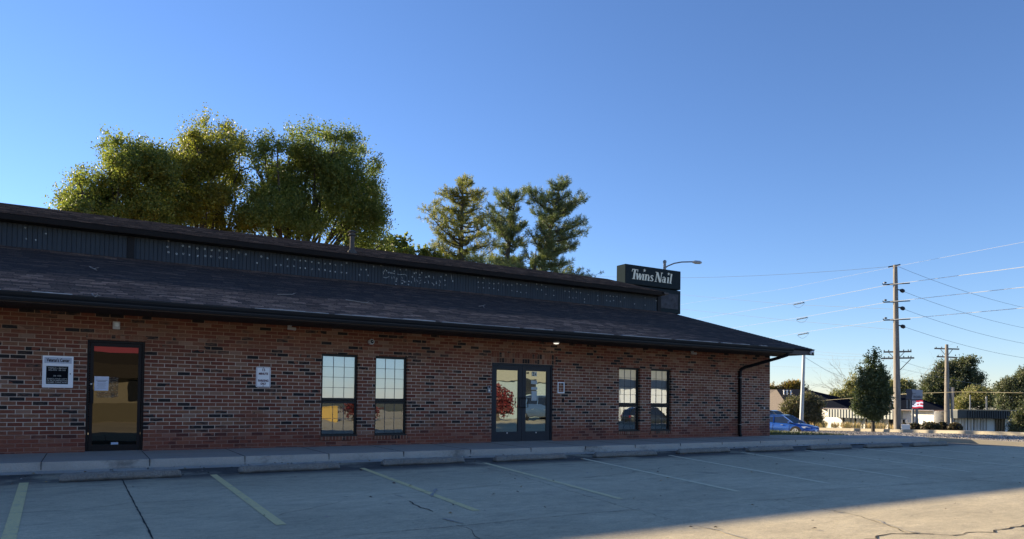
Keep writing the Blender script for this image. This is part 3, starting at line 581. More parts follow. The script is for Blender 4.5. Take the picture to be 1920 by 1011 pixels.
for a in [(205, 215, 245, 160), (195, 215, 205, 260), (200, 315, 250, 335), (250, 335, 320, 305), (285, 215, 345, 225), (345, 230, 430, 245), (470, 255, 550, 270), (550, 265, 640, 262), (645, 262, 665, 300), (570, 310, 580, 350), (560, 375, 610, 385), (600, 410, 660, 415), (595, 495, 655, 495), (770, 300, 790, 325), (825, 330, 830, 410), (865, 370, 895, 415), (905, 325, 950, 335), (915, 435, 955, 438), (955, 370, 930, 400), (1095, 320, 1120, 280), (1120, 280, 1128, 330), (1098, 390, 1105, 445), (1205, 300, 1210, 350), (1160, 430, 1200, 450), (1260, 400, 1255, 460), (1320, 380, 1345, 420), (1345, 420, 1325, 440), (1555, 250, 1570, 370), (410, 300, 415, 340), (370, 310, 372, 350), (445, 370, 480, 370), (755, 400, 765, 440), (1180, 430, 1215, 495)]:
    stroke(700+a[0]/10.667, 490+a[1]/10.667, 700+a[2]/10.667, 490+a[3]/10.667)
for sx, sy in [(158, 265), (207, 270), (160, 302), (198, 307), (160, 345), (205, 348), (252, 310), (288, 315), (325, 312), (365, 320), (250, 350), (287, 355), (325, 365), (435, 325), (478, 315), (508, 322), (552, 328), (400, 325), (435, 372), (478, 378), (508, 385), (553, 388), (640, 318), (680, 325), (715, 340), (643, 358), (678, 366), (715, 402), (778, 370), (778, 410), (870, 375), (905, 380), (935, 355), (965, 383), (997, 388), (905, 425), (935, 430), (962, 430), (1030, 440), (1060, 405), (1030, 465), (1138, 412), (1210, 412), (1240, 415), (1265, 420), (1295, 420), (1138, 450), (1210, 452), (1240, 458), (1268, 452), (1325, 462), (1358, 428), (1440, 480), (1525, 430), (1525, 490), (1618, 455)]:
    mark(860+sx/4.364, 460+sy/4.364, 0.022)
for px, py in [(49, 448), (67, 450), (86, 438), (47, 427), (75, 417)]: mark(px, py, 0.02)
mb.build('putty_marks', M['chalk'], CL, normals=False)
# twigs on the roof
def roofpt(px, py):
    d = ray(px, py); z0 = 3.105+1.46*SLOPE; t = (z0+SLOPE*(CAMP[1])-CAMP[2])/(d[2]-SLOPE*d[1]); return Vector(CAMP+d*t)+Vector((0, 0, 0.012))
for i, (pa, lab) in enumerate([([(648, 563), (686, 569), (699, 570)], 'pale dry twig lying on the shingles left of the roof middle'), ([(168, 501), (176, 505), (182, 508)], 'small forked twig on the upper left of the lower roof'), ([(520, 553), (548, 553), (551, 551)], 'thin twig on the shingles above the first pair of windows'), ([(172, 552), (178, 558), (184, 553)], 'bent twig caught on the gutter edge at the left'), ([(898, 575), (906, 574), (908, 578)], 'short twig below the marked siding near the pines')]):
    P3 = [roofpt(*q) for q in pa]; mb = MB(); mb.tube(P3, [0.011, 0.009, 0.005], 5); mb.tube([P3[1], P3[1]+Vector((0.10, 0.05, 0.05))], [0.007, 0.004], 4)
    tag(mb.build('twig', simple('twig_wood', (0.30, 0.26, 0.22), 0.9), org=P3[0]), lab, 'twig', 'twigs on the roof')
# roof vent pipe
v = empty('vent_pipe', (7.32, 5.86, 6.03), 'galvanised vent pipe with round cap standing on the upper roof before the big trees', 'vent pipe')
mb = MB(); mb.lathe((7.32, 5.86, 6.0), [(0.075, 0.0), (0.075, 0.62)], 16); M['vent'] = simple('weathered_vent', (0.085, 0.08, 0.075), 0.8, var=0.35, scale=9, spec=0.2); mb.build('pipe', M['vent'], v, smooth=False)
mb = MB(); mb.lathe((7.32, 5.86, 6.0), [(0.16, -0.02), (0.14, 0.07), (0.082, 0.11), (0.082, 0.16)], 16); mb.build('flashing', M['vent'], v)
mb = MB(); mb.lathe((7.32, 5.86, 6.0), [(0.10, 0.56), (0.13, 0.58), (0.13, 0.60), (0.09, 0.61), (0.09, 0.67), (0.14, 0.68), (0.15, 0.70), (0.08, 0.74)], 16); mb.build('cap', M['vent'], v)

# windows
def window(x0, x1, z0, z1, zm, label):
    f = 0.048; Y0, Y1 = 0.075, 0.135; mb = MB()
    mb.box(x0+.001, x0+f, Y0, Y1, z0, z1-.001); mb.box(x1-f, x1-.001, Y0, Y1, z0, z1-.001); mb.box(x0+f, x1-f, Y0, Y1, z1-f-0.01, z1-.001); mb.box(x0+f, x1-f, Y0, Y1, z0, z0+0.055)
    mb.box(x0+f, x1-f, Y0-0.008, Y1, zm-0.075, zm-0.012); mb.box(x0+f, x1-f, Y0-0.001, Y1, zm+0.003, zm+0.055)
    w = mb.build('window', M['winframe'], B, bevel=0.003)
    mb = MB(); mb.box(x0+.002, x1-.002, -0.012, 0.085, z0-0.004, z0+0.022); mb.build('sill_plate', M['winframe'], w)
    mb = MB(); mb.box(x0-0.02, x1+0.02, -0.028, 0.02, z0-0.088, z0-0.006); mb.build('brick_sill', M['soldier'], w)
    for a, b, nm in ((zm+0.055, z1-f-0.01, 4), (z0+0.055, zm-0.075, 2)):
        mb = MB(); mb.add([(x0+f, 0.105, a), (x1-f, 0.105, a), (x1-f, 0.105, b), (x0+f, 0.105, b)], [(0, 1, 2, 3)]); mb.build('pane', M['glass'], w, normals=False)
        mb = MB(); xa, xb = x0+f, x1-f
        for k in (1, 2): xx = xa+(xb-xa)*k/3; mb.box(xx-0.0045, xx+0.0045, 0.094, 0.102, a, b)
        for k in range(1, nm): zz = a+(b-a)*k/nm; mb.box(xa, xb, 0.095, 0.101, zz-0.004, zz+0.004)
        mb.build('grille', M['grille'], w)
    mb = MB(); zz = zm+0.0; 
    while zz < z1: mb.add([(x0, 0.165, zz), (x1, 0.165, zz), (x1, 0.188, zz+0.0245), (x0, 0.188, zz+0.0245)], [(0, 1, 2, 3)]); zz += 0.0235
    mb.build('blind', M['blind'], w, normals=False)
    mb = MB(); mb.box(x0, x1, 0.30, 0.31, z0, z1); mb.build('backing', M['soffit'], w)
window(*OPEN[1], 1.235, None); window(*OPEN[2], 1.235, None); window(*OPEN[4], 1.19, None); window(*OPEN[5], 1.19, None)
# text helper: a line of lettering as a mesh in the wall plane (x right, z up), facing -Y
def text(body, x, y, z, h, mat, parent, w=None, shear=0.0, off=0.0, name='lettering', ax=(1, 0, 0), up=(0, 0, 1), align='CENTER', ext=0.0):
    c = bpy.data.curves.new('t', 'FONT'); c.body = body; c.size = 1; c.shear = shear; c.offset = off; c.align_x = align; c.extrude = ext; c.resolution_u = 3
    o = bpy.data.objects.new('t', c); S.collection.objects.link(o); bpy.context.view_layer.update()
    me = bpy.data.meshes.new_from_object(o.evaluated_get(bpy.context.evaluated_depsgraph_get())); bpy.data.objects.remove(o); bpy.data.curves.remove(c)
    xs = [q.co.x for q in me.vertices]; ww = max(xs)-min(xs); sx = (w/ww) if w else h*1.0; A = Vector(ax).normalized(); U = Vector(up); N = A.cross(U)
    m = Matrix(((A.x*sx, U.x*h, N.x, x), (A.y*sx, U.y*h, N.y, y), (A.z*sx, U.z*h, N.z, z), (0, 0, 0, 1))); me.transform(m); me.name = name
    return finish(name, me, mat, parent)
# left single door
D1 = OPEN[0]; x0, x1, z0, z1 = D1
mb = MB(); Y0, Y1 = 0.045, 0.15
mb.box(x0+.001, x0+0.045, Y0, Y1, z0, z1-.001); mb.box(x1-0.045, x1-.001, Y0, Y1, z0, z1-.001); mb.box(x0+0.045, x1-0.045, Y0, Y1, z1-0.045, z1-.001); mb.build('door_frame', M['bronze'], B, bevel=0.004)
mb = MB(); a, b = x0+0.052, x1-0.052; mb.box(a, a+0.062, 0.07, 0.11, z0+0.012, z1-0.052); mb.box(b-0.062, b, 0.07, 0.11, z0+0.012, z1-0.052); mb.box(a+0.062, b-0.062, 0.07, 0.11, z0+0.012, z0+0.125); mb.box(a+0.062, b-0.062, 0.07, 0.11, z1-0.125, z1-0.052)
dr = mb.build('door', M['bronze'], B, bevel=0.003); dr['label'] = 'single brown framed glass door with a red strip at its top'
mb = MB(); mb.add([(a+0.062, 0.09, z0+0.125), (b-0.062, 0.09, z0+0.125), (b-0.062, 0.09, z1-0.125), (a+0.062, 0.09, z1-0.125)], [(0, 1, 2, 3)]); mb.build('pane', M['glassdoor'], dr, normals=False)
mb = MB(); mb.add([(a+0.064, 0.086, 2.18), (a+0.35, 0.086, 2.158), (b-0.064, 0.086, 2.168), (b-0.064, 0.086, 2.277), (a+0.064, 0.086, 2.277)], [(0, 1, 2, 3, 4)]); mb.build('red_strip', M['red'], dr, normals=False)
mb = MB(); mb.box(a+0.012, a+0.075, 0.02, 0.035, 1.12, 1.40); mb.box(a+0.03, a+0.045, 0.03, 0.072, 1.14, 1.16); mb.box(a+0.03, a+0.045, 0.03, 0.072, 1.36, 1.38); mb.build('handle', M['black'], dr, bevel=0.003)
mb = MB(); mb.lathe((a+0.03, 0.07, 1.51), [(0.017, 0.0), (0.017, -0.012), (0.008, -0.016)], 12, axis='y'); mb.build('lock', M['chrome'], dr)
mb = MB(); mb.add([(a+0.085, 0.084, 1.38), (a+0.33, 0.084, 1.38), (a+0.34, 0.084, 1.67), (a+0.08, 0.084, 1.67)], [(0, 1, 2, 3)]); nt_ = mb.build('notice', M['paper'], dr, normals=False)
for k, (q, ww) in enumerate([(1.59, .20), (1.565, .15), (1.53, .17), (1.505, .14), (1.48, .17), (1.455, .12), (1.43, .16)]):
    mb = MB(); mb.add([(a+0.21-ww/2, 0.082, q-0.003), (a+0.21+ww/2, 0.082, q-0.003), (a+0.21+ww/2, 0.082, q+0.004), (a+0.21-ww/2, 0.082, q+0.004)], [(0, 1, 2, 3)]); mb.build('text_line', M['ink'] if k < 2 else simple('grey_ink', (0.35, 0.36, 0.42), .8), nt_, normals=False)
mb = MB(); rr = random.Random(8)
for i in range(9):
    for j in range(20):
        u, w_ = a+0.345+i*0.018, 1.26+j*0.0205
        if w_ > 1.36 or i > 1: mb.add([(u, 0.085, w_), (u+0.016, 0.085, w_+rr.uniform(-.006, .006)), (u+0.015, 0.085, w_+0.012), (u+0.002, 0.085, w_+0.010)], [(0, 1, 2, 3)], rr.choice((0, 0, 1, 2)))
for i in range(18):
    u = a+0.13+i*0.0185
    for j in range(5):
        w_ = 1.245+j*0.024; mb.add([(u, 0.085, w_), (u+0.015, 0.085, w_+rr.uniform(-.01, .01)), (u+0.014, 0.085, w_+0.012), (u, 0.085, w_+0.014)], [(0, 1, 2, 3)], rr.choice((0, 1, 2, 0)))
mb.build('decal', [M['ink'], simple('decal_brown', (0.14, 0.06, 0.03), .6), simple('decal_tan', (0.30, 0.24, 0.16), .6)], dr, normals=False)
mb = MB(); mb.box(a+0.40, a+0.53, 0.080, 0.088, 0.285, 0.33); mb.build('sticker', simple('sticker_blue', (0.45, 0.55, 0.70), .5), dr)
mb = MB(); mb.box(x0+.002, x1-.002, -0.02, 0.15, 0.147, 0.160); mb.build('threshold', M['steel'], B)
# double door
x0, x1, z0, z1 = OPEN[3]; mb = MB(); mb.box(x0+.001, x0+0.05, 0.03, 0.15, z0, z1-.001); mb.box(x1-0.05, x1-.001, 0.03, 0.15, z0, z1-.001); mb.box(x0+0.05, x1-0.05, 0.03, 0.15, z1-0.055, z1-.001); mb.build('door_frame', M['charcoal'], B, bevel=0.004)
xm = (x0+x1)/2
for k, (a, b) in enumerate(((x0+0.055, xm-0.003), (xm+0.003, x1-0.055))):
    mb = MB(); s_ = 0.125; top_, bot = z1-0.19, z0+0.275
    mb.box(a, a+s_, 0.055, 0.10, z0+0.012, z1-0.06); mb.box(b-s_, b, 0.055, 0.10, z0+0.012, z1-0.06); mb.box(a+s_, b-s_, 0.055, 0.10, z0+0.012, bot); mb.box(a+s_, b-s_, 0.055, 0.10, top_, z1-0.06)
    dr = mb.build('door', M['charcoal'], B, bevel=0.003); dr['label'] = ('left leaf of the charcoal double door' if k == 0 else 'right leaf of the charcoal double door, with white notices')
    mb = MB(); mb.add([(a+s_, 0.08, bot), (b-s_, 0.08, bot), (b-s_, 0.08, top_), (a+s_, 0.08, top_)], [(0, 1, 2, 3)]); mb.build('pane', M['glassdd'], dr, normals=False)
    hx = (b-0.045) if k == 0 else (a+0.045); s2 = -1 if k == 0 else 1
    mb = MB(); mb.tube([(hx, 0.055, 1.35), (hx, -0.03, 1.35), (hx+s2*0.09, -0.03, 1.35), (hx+s2*0.09, -0.03, 1.09), (hx, -0.03, 1.09), (hx, 0.055, 1.09)], 0.012, 8); mb.build('handle', M['black'], dr)
    mb = MB(); mb.lathe(((a+b)/2, 0.055, bot-0.035), [(0.022, 0), (0.022, -0.01), (0.012, -0.016)], 10, axis='y'); mb.build('stud', M['chrome'], dr)
    if k == 1:
        mb = MB()
        for (u, v, w_, h_) in [(a+s_+0.17, 1.74, 0.20, 0.10), (a+s_+0.18, 1.58, 0.20, 0.08)]: mb.box(u, u+w_, 0.070, 0.076, v, v+h_)
        mb.box(a+s_+0.19, a+s_+0.37, 0.070, 0.075, 1.28, 1.55); mb.build('notice', simple('frosted_notice', (0.42, 0.48, 0.48), .6), dr)
        mb = MB(); mb.box(a+s_+0.20, a+s_+0.36, 0.069, 0.075, 1.96, 2.09); pl = mb.build('number_plate', M['cream'], dr)
        text('3', a+s_+0.245, 0.066, 1.975, 0.15, M['ink'], dr, off=0.02, w=0.06); text('A', a+s_+0.32, 0.066, 1.98, 0.10, M['ink'], dr, off=0.02, w=0.055); text('60', a+s_+0.065, 0.075, 2.02, 0.085, M['ink'], dr, off=0.02, w=0.085)
mb = MB(); mb.box(x0+.002, x1-.002, -0.03, 0.14, 0.147, 0.162); mb.build('threshold', M['steel'], B)

# things mounted on the wall
def framed_sign():
    x0, x1, z0, z1 = -0.735, -0.225, 1.425, 2.045; s = empty('notice_board', (x0, 0, z0), 'white framed notice board with dark letter panel, left of the brown door', 'notice board')
    mb = MB(); mb.box(x0, x1, -0.06, -0.004, z0, z1); mb.build('case', M['white'], s, bevel=0.006)
    mb = MB(); mb.box(x0+0.03, x1-0.03, -0.066, -0.058, z1-0.145, z1-0.028); hd = mb.build('header', simple('pale_header', (0.50, 0.53, 0.60), .5), s)
    text("Veteran's Center", (x0+x1)/2, -0.069, z1-0.115, 0.095, M['ink'], s, w=0.38, off=0.03)
    mb = MB(); a, b, c, d = x0+0.028, x1-0.028, z0+0.03, z1-0.165
    mb.box(a, b, -0.072, -0.060, d-0.035, d); mb.box(a, b, -0.072, -0.060, c, c+0.04); mb.box(a, a+0.035, -0.072, -0.060, c+0.04, d-0.035); mb.box(b-0.055, b, -0.072, -0.060, c+0.04, d-0.035); mb.build('door_rim', M['white'], s, bevel=0.003)
    mb = MB(); mb.box(a+0.035, b-0.055, -0.064, -0.059, c+0.04, d-0.035); mb.build('letter_panel', simple('letter_panel', (0.006, 0.007, 0.010), .8, spec=0.1), s)
    lt = simple('panel_letter', (0.40, 0.40, 0.37), .7); cx = (a+b)/2-0.01
    for k, (ln, zz, ww) in enumerate([('TRIPLE L BROW', 1.795, .31), ('SALON  3B 101', 1.757, .28), ('3B 102', 1.645, .13), ('EXECUTIVE CITY', 1.585, .33), ('OF BLOOMINGTON', 1.551, .34), ('HOME CARE AND', 1.517, .34)]):
        text(ln, cx, -0.067, zz, 0.034, lt, s, w=ww, off=0.025)
    mb = MB(); mb.lathe((b-0.02, -0.072, 1.70), [(0.011, 0), (0.011, -0.008)], 10, axis='y'); mb.build('lock', M['ink'], s)
framed_sign()
def parking_sign():
    x0, x1, z0, z1 = 3.245, 3.56, 1.51, 1.965; r = 0.03; poly = []
    for cx, cz, a0 in ((x1-r, z1-r, 0), (x0+r, z1-r, 90), (x0+r, z0+r, 180), (x1-r, z0+r, 270)):
        for k in range(5): a = R(a0+k*22.5); poly.append((cx+r*math.cos(a), cz+r*math.sin(a)))
    mb = MB(); mb.prism(poly, -0.012, -0.005, plane='xz'); s = mb.build('parking_sign', M['white'], None, org=(x0, 0, z0)); tag(s, 'small white rounded parking sign with dark red capitals on the brick wall', 'sign')
    i = 0.014; mb = MB()
    for a, b, c, d in ((x0+i, x1-i, z1-i-0.006, z1-i), (x0+i, x1-i, z0+i, z0+i+0.006), (x0+i, x0+i+0.006, z0+i, z1-i), (x1-i-0.006, x1-i, z0+i, z1-i)): mb.box(a, b, -0.0145, -0.0125, c, d)
    mb.build('border', M['redink'], s); c = (x0+x1)/2
    text('15', c, -0.0165, 1.875, 0.075, M['redink'], s, w=0.062, off=0.02); text('MINUTE', c, -0.0165, 1.79, 0.066, M['redink'], s, w=0.20, off=0.045)
    text('PARKING', c, -0.0165, 1.635, 0.066, M['redink'], s, w=0.225, off=0.045); text('ONLY', c, -0.0165, 1.568, 0.062, M['redink'], s, w=0.125, off=0.045)
    mb = MB()
    for zz in (1.945, 1.535): mb.lathe((c, -0.013, zz), [(0.012, 0), (0.008, -0.006)], 8, axis='y')
    mb.build('screw', M['ink'], s)
parking_sign()
s = empty('alarm_strobe', (0.5, 0, 2.63), 'white alarm strobe box on the bricks above the brown door', 'alarm light')
mb = MB(); mb.box(0.435, 0.565, -0.045, -0.004, 2.635, 2.79); mb.build('housing', M['offwhite'], s, bevel=0.006)
mb = MB(); mb.box(0.462, 0.545, -0.085, -0.045, 2.685, 2.765); mb.build('lens', simple('strobe_lens', (0.72, 0.72, 0.68), .2), s, bevel=0.012)
s = empty('dome_camera', (5.89, 0, 2.655), 'round white security camera with black eye on the bricks between the left windows', 'camera')
mb = MB(); mb.lathe((5.89, -0.003, 2.655), [(0.062, 0), (0.064, -0.04), (0.06, -0.055)], 22, axis='y'); mb.build('base', M['offwhite'], s, smooth=False)
mb = MB(); mb.lathe((5.90, -0.05, 2.66), [(0.066, 0), (0.07, -0.03), (0.062, -0.06), (0.045, -0.066)], 22, axis='y'); mb.build('ring', M['offwhite'], s)
mb = MB(); mb.lathe((5.90, -0.114, 2.662), [(0.044, 0), (0.036, -0.014), (0.015, -0.022)], 22, axis='y'); mb.build('lens', M['glassblack'], s)
mb = MB(); mb.box(5.885, 5.925, -0.139, -0.137, 2.66, 2.668); mb.build('lens_bar', M['offwhite'], s)
for x, lab in ((3.98, 'white bullet camera tucked under the soffit above the small parking sign'), (16.68, 'white bullet camera under the soffit between the right windows and the downspout')):
    s = empty('bullet_camera', (x, 0, 2.86), lab, 'camera', 'bullet cameras under the soffit')
    mb = MB(); mb.lathe((x-0.03, -0.06, 2.93), [(0.05, 0), (0.05, -0.02), (0.03, -0.03), (0.02, -0.05)], 14); mb.build('bracket', M['offwhite'], s)
    mb = MB(); mb.tube([(x-0.07, -0.05, 2.868), (x+0.09, -0.13, 2.852)], 0.034, 12); mb.build('body', M['offwhite'], s)
s = empty('intercom', (9.19, 0, 1.49), 'small grey intercom plate on the bricks left of the double door', 'intercom')
mb = MB(); mb.box(9.165, 9.255, -0.035, -0.004, 1.475, 1.665); mb.build('plate', simple('intercom_grey', (0.24, 0.26, 0.28), .5), s, bevel=0.004)
mb = MB(); mb.lathe((9.21, -0.036, 1.63), [(0.024, 0), (0.018, -0.012)], 14, axis='y'); mb.build('lens', M['glassblack'], s)
mb = MB(); mb.lathe((9.21, -0.036, 1.54), [(0.02, 0), (0.02, -0.006)], 14, axis='y'); mb.build('button', M['chrome'], s)
s = None; mb = MB(); a, b, c, d = 11.44, 11.675, 1.50, 1.815
mb.box(a, b, -0.02, -0.004, d-0.028, d); mb.box(a, b, -0.02, -0.004, c, c+0.028); mb.box(a, a+0.026, -0.02, -0.004, c+0.028, d-0.028); mb.box(b-0.026, b, -0.02, -0.004, c+0.028, d-0.028)
tag(mb.build('sign_frame', M['white'], None, org=(a, 0, c)), 'empty white rectangular frame on the bricks right of the double door', 'frame')
mb = MB(); mb.box(20.15, 20.20, -0.02, -0.003, 1.07, 1.16); tag(mb.build('wall_plate', M['offwhite'], None, org=(20.18, 0, 1.07), bevel=0.003), 'tiny white outlet plate on the bricks near the right corner', 'wall plate')
mb = MB(); mb.box(11.60, 11.66, -0.03, -0.003, 1.24, 1.36); tag(mb.build('switch_box', M['black'], None, org=(11.63, 0, 1.24), bevel=0.004), 'small black box on the bricks below the empty white frame', 'box')
s = empty('soffit_lamp', (11.26, -0.18, 2.93), 'lit round lamp in the soffit above the double door', 'lamp')
mb = MB(); mb.lathe((11.26, -0.18, 2.93), [(0.10, 0.0), (0.10, -0.012), (0.085, -0.03)], 18); mb.build('rim', M['offwhite'], s)
em = NT('lamp_glow'); em.b.inputs['Emission Color'].default_value = (1, 0.93, 0.78, 1); em.b.inputs['Emission Strength'].default_value = 0.45; em.col((0.8, 0.8, 0.75))
mb = MB(); mb.lathe((11.26, -0.18, 2.90), [(0.082, 0.0), (0.06, -0.022), (0.02, -0.03)], 18); mb.build('bulb', em.mat, s)
cp = Vector(atY(1522, 662, -1.46)); s = empty('corner_camera', tuple(cp), 'white hooded security camera at the right end of the eaves', 'camera')
mb = MB(); mb.lathe(cp+Vector((0, 0.03, 0)), [(0.062, 0), (0.062, -0.05), (0.045, -0.06)], 16, axis='y'); mb.tube([cp+Vector((-0.06, -0.02, 0.03)), cp+Vector((0.06, -0.02, 0.045))], 0.03, 8); mb.build('hood', M['white'], s)
mb = MB(); mb.lathe(cp+Vector((0, -0.03, -0.02)), [(0.045, 0), (0.035, -0.025), (0.01, -0.035)], 14, axis='y'); mb.build('lens', M['glassblack'], s)

# ------------------------------------------------------------------ pylon sign behind the roof
SY = 17.5
a0 = atY(1172.5, 494, SY); SX0, SX1 = 28.65, 33.37; SZT, SZM, SZB = 9.87, 8.62, 7.06
s = empty('pylon_sign', ((SX0+SX1)/2, SY+0.3, 0), 'tall dark roadside sign with cream italic letters rising behind the roof end', 'sign')
mb = MB(); mb.box(SX0, SX1, SY, SY+0.85, SZM+0.03, SZT); cb = mb.build('upper_cabinet', M['signbody'], s, bevel=0.015)
mb = MB(); mb.box(SX0+0.04, SX1-0.04, SY-0.012, SY-0.002, SZM+0.07, SZT-0.04); mb.build('face', M['signbody'], cb)
mb = MB(); mb.box(SX0, SX1, SY, SY+0.85, SZB, SZM-0.04); lc = mb.build('lower_cabinet', M['signbody'], s, bevel=0.015)
mb = MB(); mb.box(SX0+0.3, SX1-0.22, SY-0.014, SY-0.003, SZB+0.28, SZM-0.30); mb.build('panel', M['signpanel'], lc)
mb = MB(); mb.box(SX0+1.2, SX0+1.5, SY+0.2, SY+0.6, 0, SZB); mb.box(SX1-1.5, SX1-1.2, SY+0.2, SY+0.6, 0, SZB); mb.box(SX0+0.9, SX1-0.25, SY+0.15, SY+0.7, SZB-0.22, SZB-0.02); mb.build('post', M['signbody'], s)
# bold italic serif lettering drawn with thick and thin strokes, letter heights 1.0 (capital) / 0.62
def letters(ox, oz, H, parent, mat, Y):
    mb = MB(); sh = 0.18
    L = [0]
    def P(x, z): return Vector((ox+(x+z*sh)*H, Y-L[0]*0.0012, oz+z*H))
    def nx(): L[0] += 1
    def q(*p, s_=True):
        if s_: nx()
        mb.add([P(*k) for k in p], [list(range(len(p)))])
    def st(x, z0, z1, w): q((x-w/2, z0), (x+w/2, z0), (x+w/2, z1), (x-w/2, z1))
    def sr(x, z, w, h=0.055): q((x-w/2, z), (x+w/2, z), (x+w/2, z+h), (x-w/2, z+h))
    def arc(cx, cz, rx, rz, a0, a1, w0, w1, n=12):
        nx()
        for i in range(n):
            t0, t1 = R(a0+(a1-a0)*i/n), R(a0+(a1-a0)*(i+1)/n)
            def W(t): c = abs(math.cos(t)); return w0+(w1-w0)*c
            A, B_ = W(t0), W(t1)
            q((cx+(rx-A/2)*math.cos(t0), cz+(rz-w0/2)*math.sin(t0)), (cx+(rx+A/2)*math.cos(t0), cz+(rz+w0/2)*math.sin(t0)), (cx+(rx+B_/2)*math.cos(t1), cz+(rz+w0/2)*math.sin(t1)), (cx+(rx-B_/2)*math.cos(t1), cz+(rz-w0/2)*math.sin(t1)), s_=False)
    def diag(x0, z0, x1, z1, w): q((x0-w/2, z0), (x0+w/2, z0), (x1+w/2, z1), (x1-w/2, z1))
    T, t = 0.21, 0.09; X = 0.62
    st(0.40, 0, 1, T+0.03); q((0.02, 0.92), (0.80, 0.92), (0.80, 1.0), (0.02, 1.0)); q((0.02, 0.72), (0.07, 0.72), (0.12, 0.93), (0.02, 0.93)); q((0.75, 0.72), (0.80, 0.72), (0.80, 0.93), (0.70, 0.93)); sr(0.40, 0, 0.42)
    x = 0.66; diag(x+0.22, 0, x+0.05, X, T); diag(x+0.22, 0, x+0.40, X, t); diag(x+0.56, 0, x+0.40, X, T); diag(x+0.58, 0, x+0.74, X, t); sr(x+0.02, X-0.05, 0.22); sr(x+0.40, X-0.05, 0.24)
    x = 1.56; st(x, 0, X, T); sr(x+0.03, 0, 0.28); sr(x-0.06, X-0.06, 0.2)
    x = 1.90; st(x, 0, X, T); sr(x-0.06, X-0.06, 0.2); sr(x, 0, 0.26); arc(x+0.20, 0.40, 0.16, 0.19, 170, 0, 0.08, 0.14); st(x+0.37, 0.05, 0.42, T); sr(x+0.41, 0, 0.28)
    x = 2.68; arc(x, 0.46, 0.15, 0.13, 20, 230, 0.08, 0.13); arc(x+0.01, 0.17, 0.16, 0.14, 200, 400, 0.08, 0.13); diag(x+0.10, 0.20, x-0.10, 0.45, 0.20)
    x = 3.22; st(x+0.02, 0, 1, t+0.01); diag(x+0.62, 0, x+0.06, 1, T+0.06); st(x+0.66, 0, 1, t+0.01); sr(x+0.0, 0.945, 0.34); sr(x+0.02, 0, 0.30); sr(x+0.68, 0.945, 0.30)
    x = 4.08; arc(x+0.15, 0.21, 0.14, 0.17, 0, 360, 0.07, 0.13, 18); st(x+0.36, 0, 0.46, T); arc(x+0.18, 0.42, 0.18, 0.16, 0, 150, 0.08, 0.14); sr(x+0.42, 0, 0.24)
    x = 4.86; st(x, 0, X, T); sr(x+0.03, 0, 0.28); sr(x-0.06, X-0.06, 0.2)
    x = 5.22; st(x, 0, 1.0, T); sr(x+0.03, 0, 0.28); sr(x-0.06, 0.945, 0.2)
    for cx, cz in ((1.56, 0.98), (4.82, 0.96)):
        v = [P(cx, cz)]; 
        for k in range(10): r_ = 0.20 if k % 2 == 0 else 0.08; a = R(90+36*k); v.append(P(cx+r_*math.cos(a)-0.0, cz+r_*math.sin(a)))
        mb.add(v, [(0, i+1, (i+1) % 10+1) for i in range(10)])
    return mb.build('lettering', mat, parent, normals=False)
letters(SX0+0.42, 8.97, 0.635, cb, M['cream'], SY-0.018)

# ------------------------------------------------------------------ lamp posts and utility poles
sl_ = empty('street_lamp', tuple(at(1244, 800, 62)), 'curved arm street lamp showing above the dark roadside sign', 'street lamp')
b0 = Vector(at(1244, 800, 62)); t0 = Vector(at(1243.5, 492, 62)); t0.x, t0.y = b0.x, b0.y; arm = [Vector(at(*q, 62)) for q in ((1244, 505), (1252, 499), (1264, 494), (1278, 491.5), (1300, 491))]
mb = MB(); mb.tube([b0, t0], [0.17, 0.125], 12); mb.tube([t0+Vector((0, 0, -0.02)), t0+Vector((0, 0, 0.12)), t0+Vector((0, 0, 0.2))], [0.16, 0.15, 0.04], 12); mb.build('pole', M['steel'], sl_)
mb = MB(); mb.tube([b0+Vector((0, 0, t0.z-b0.z-0.6))]+arm, 0.055, 8); mb.build('arm', M['steel'], sl_)
e0, e1 = Vector(at(1298, 491.3, 62)), Vector(at(1316, 492.6, 62)); mb = MB(); mb.tube([e0, e0.lerp(e1, 0.3), e0.lerp(e1, 0.8), e1], [0.07, 0.15, 0.14, 0.05], 10); mb.build('lamp_head', M['alu'], sl_)
pb = Vector(at(1502.5, 792, 62)); pt = Vector(at(1507.5, 659, 62)); s = empty('light_pole', tuple(pb), 'pale straight metal pole rising behind the blue car', 'pole')
mb = MB(); mb.tube([pb+Vector((0, 0, -0.8)), pb, pt], [0.17, 0.16, 0.12], 14); mb.build('shaft', M['alu'], s)
mb = MB(); mb.lathe(pt, [(0.14, -0.02), (0.14, 0.06), (0.03, 0.12)], 12); mb.build('cap', M['alu'], s)
def pdir(px, d): v_ = at(px, 700, d)-at(px-1, 700, d); return Vector((v_[0], v_[1], 0)).normalized()
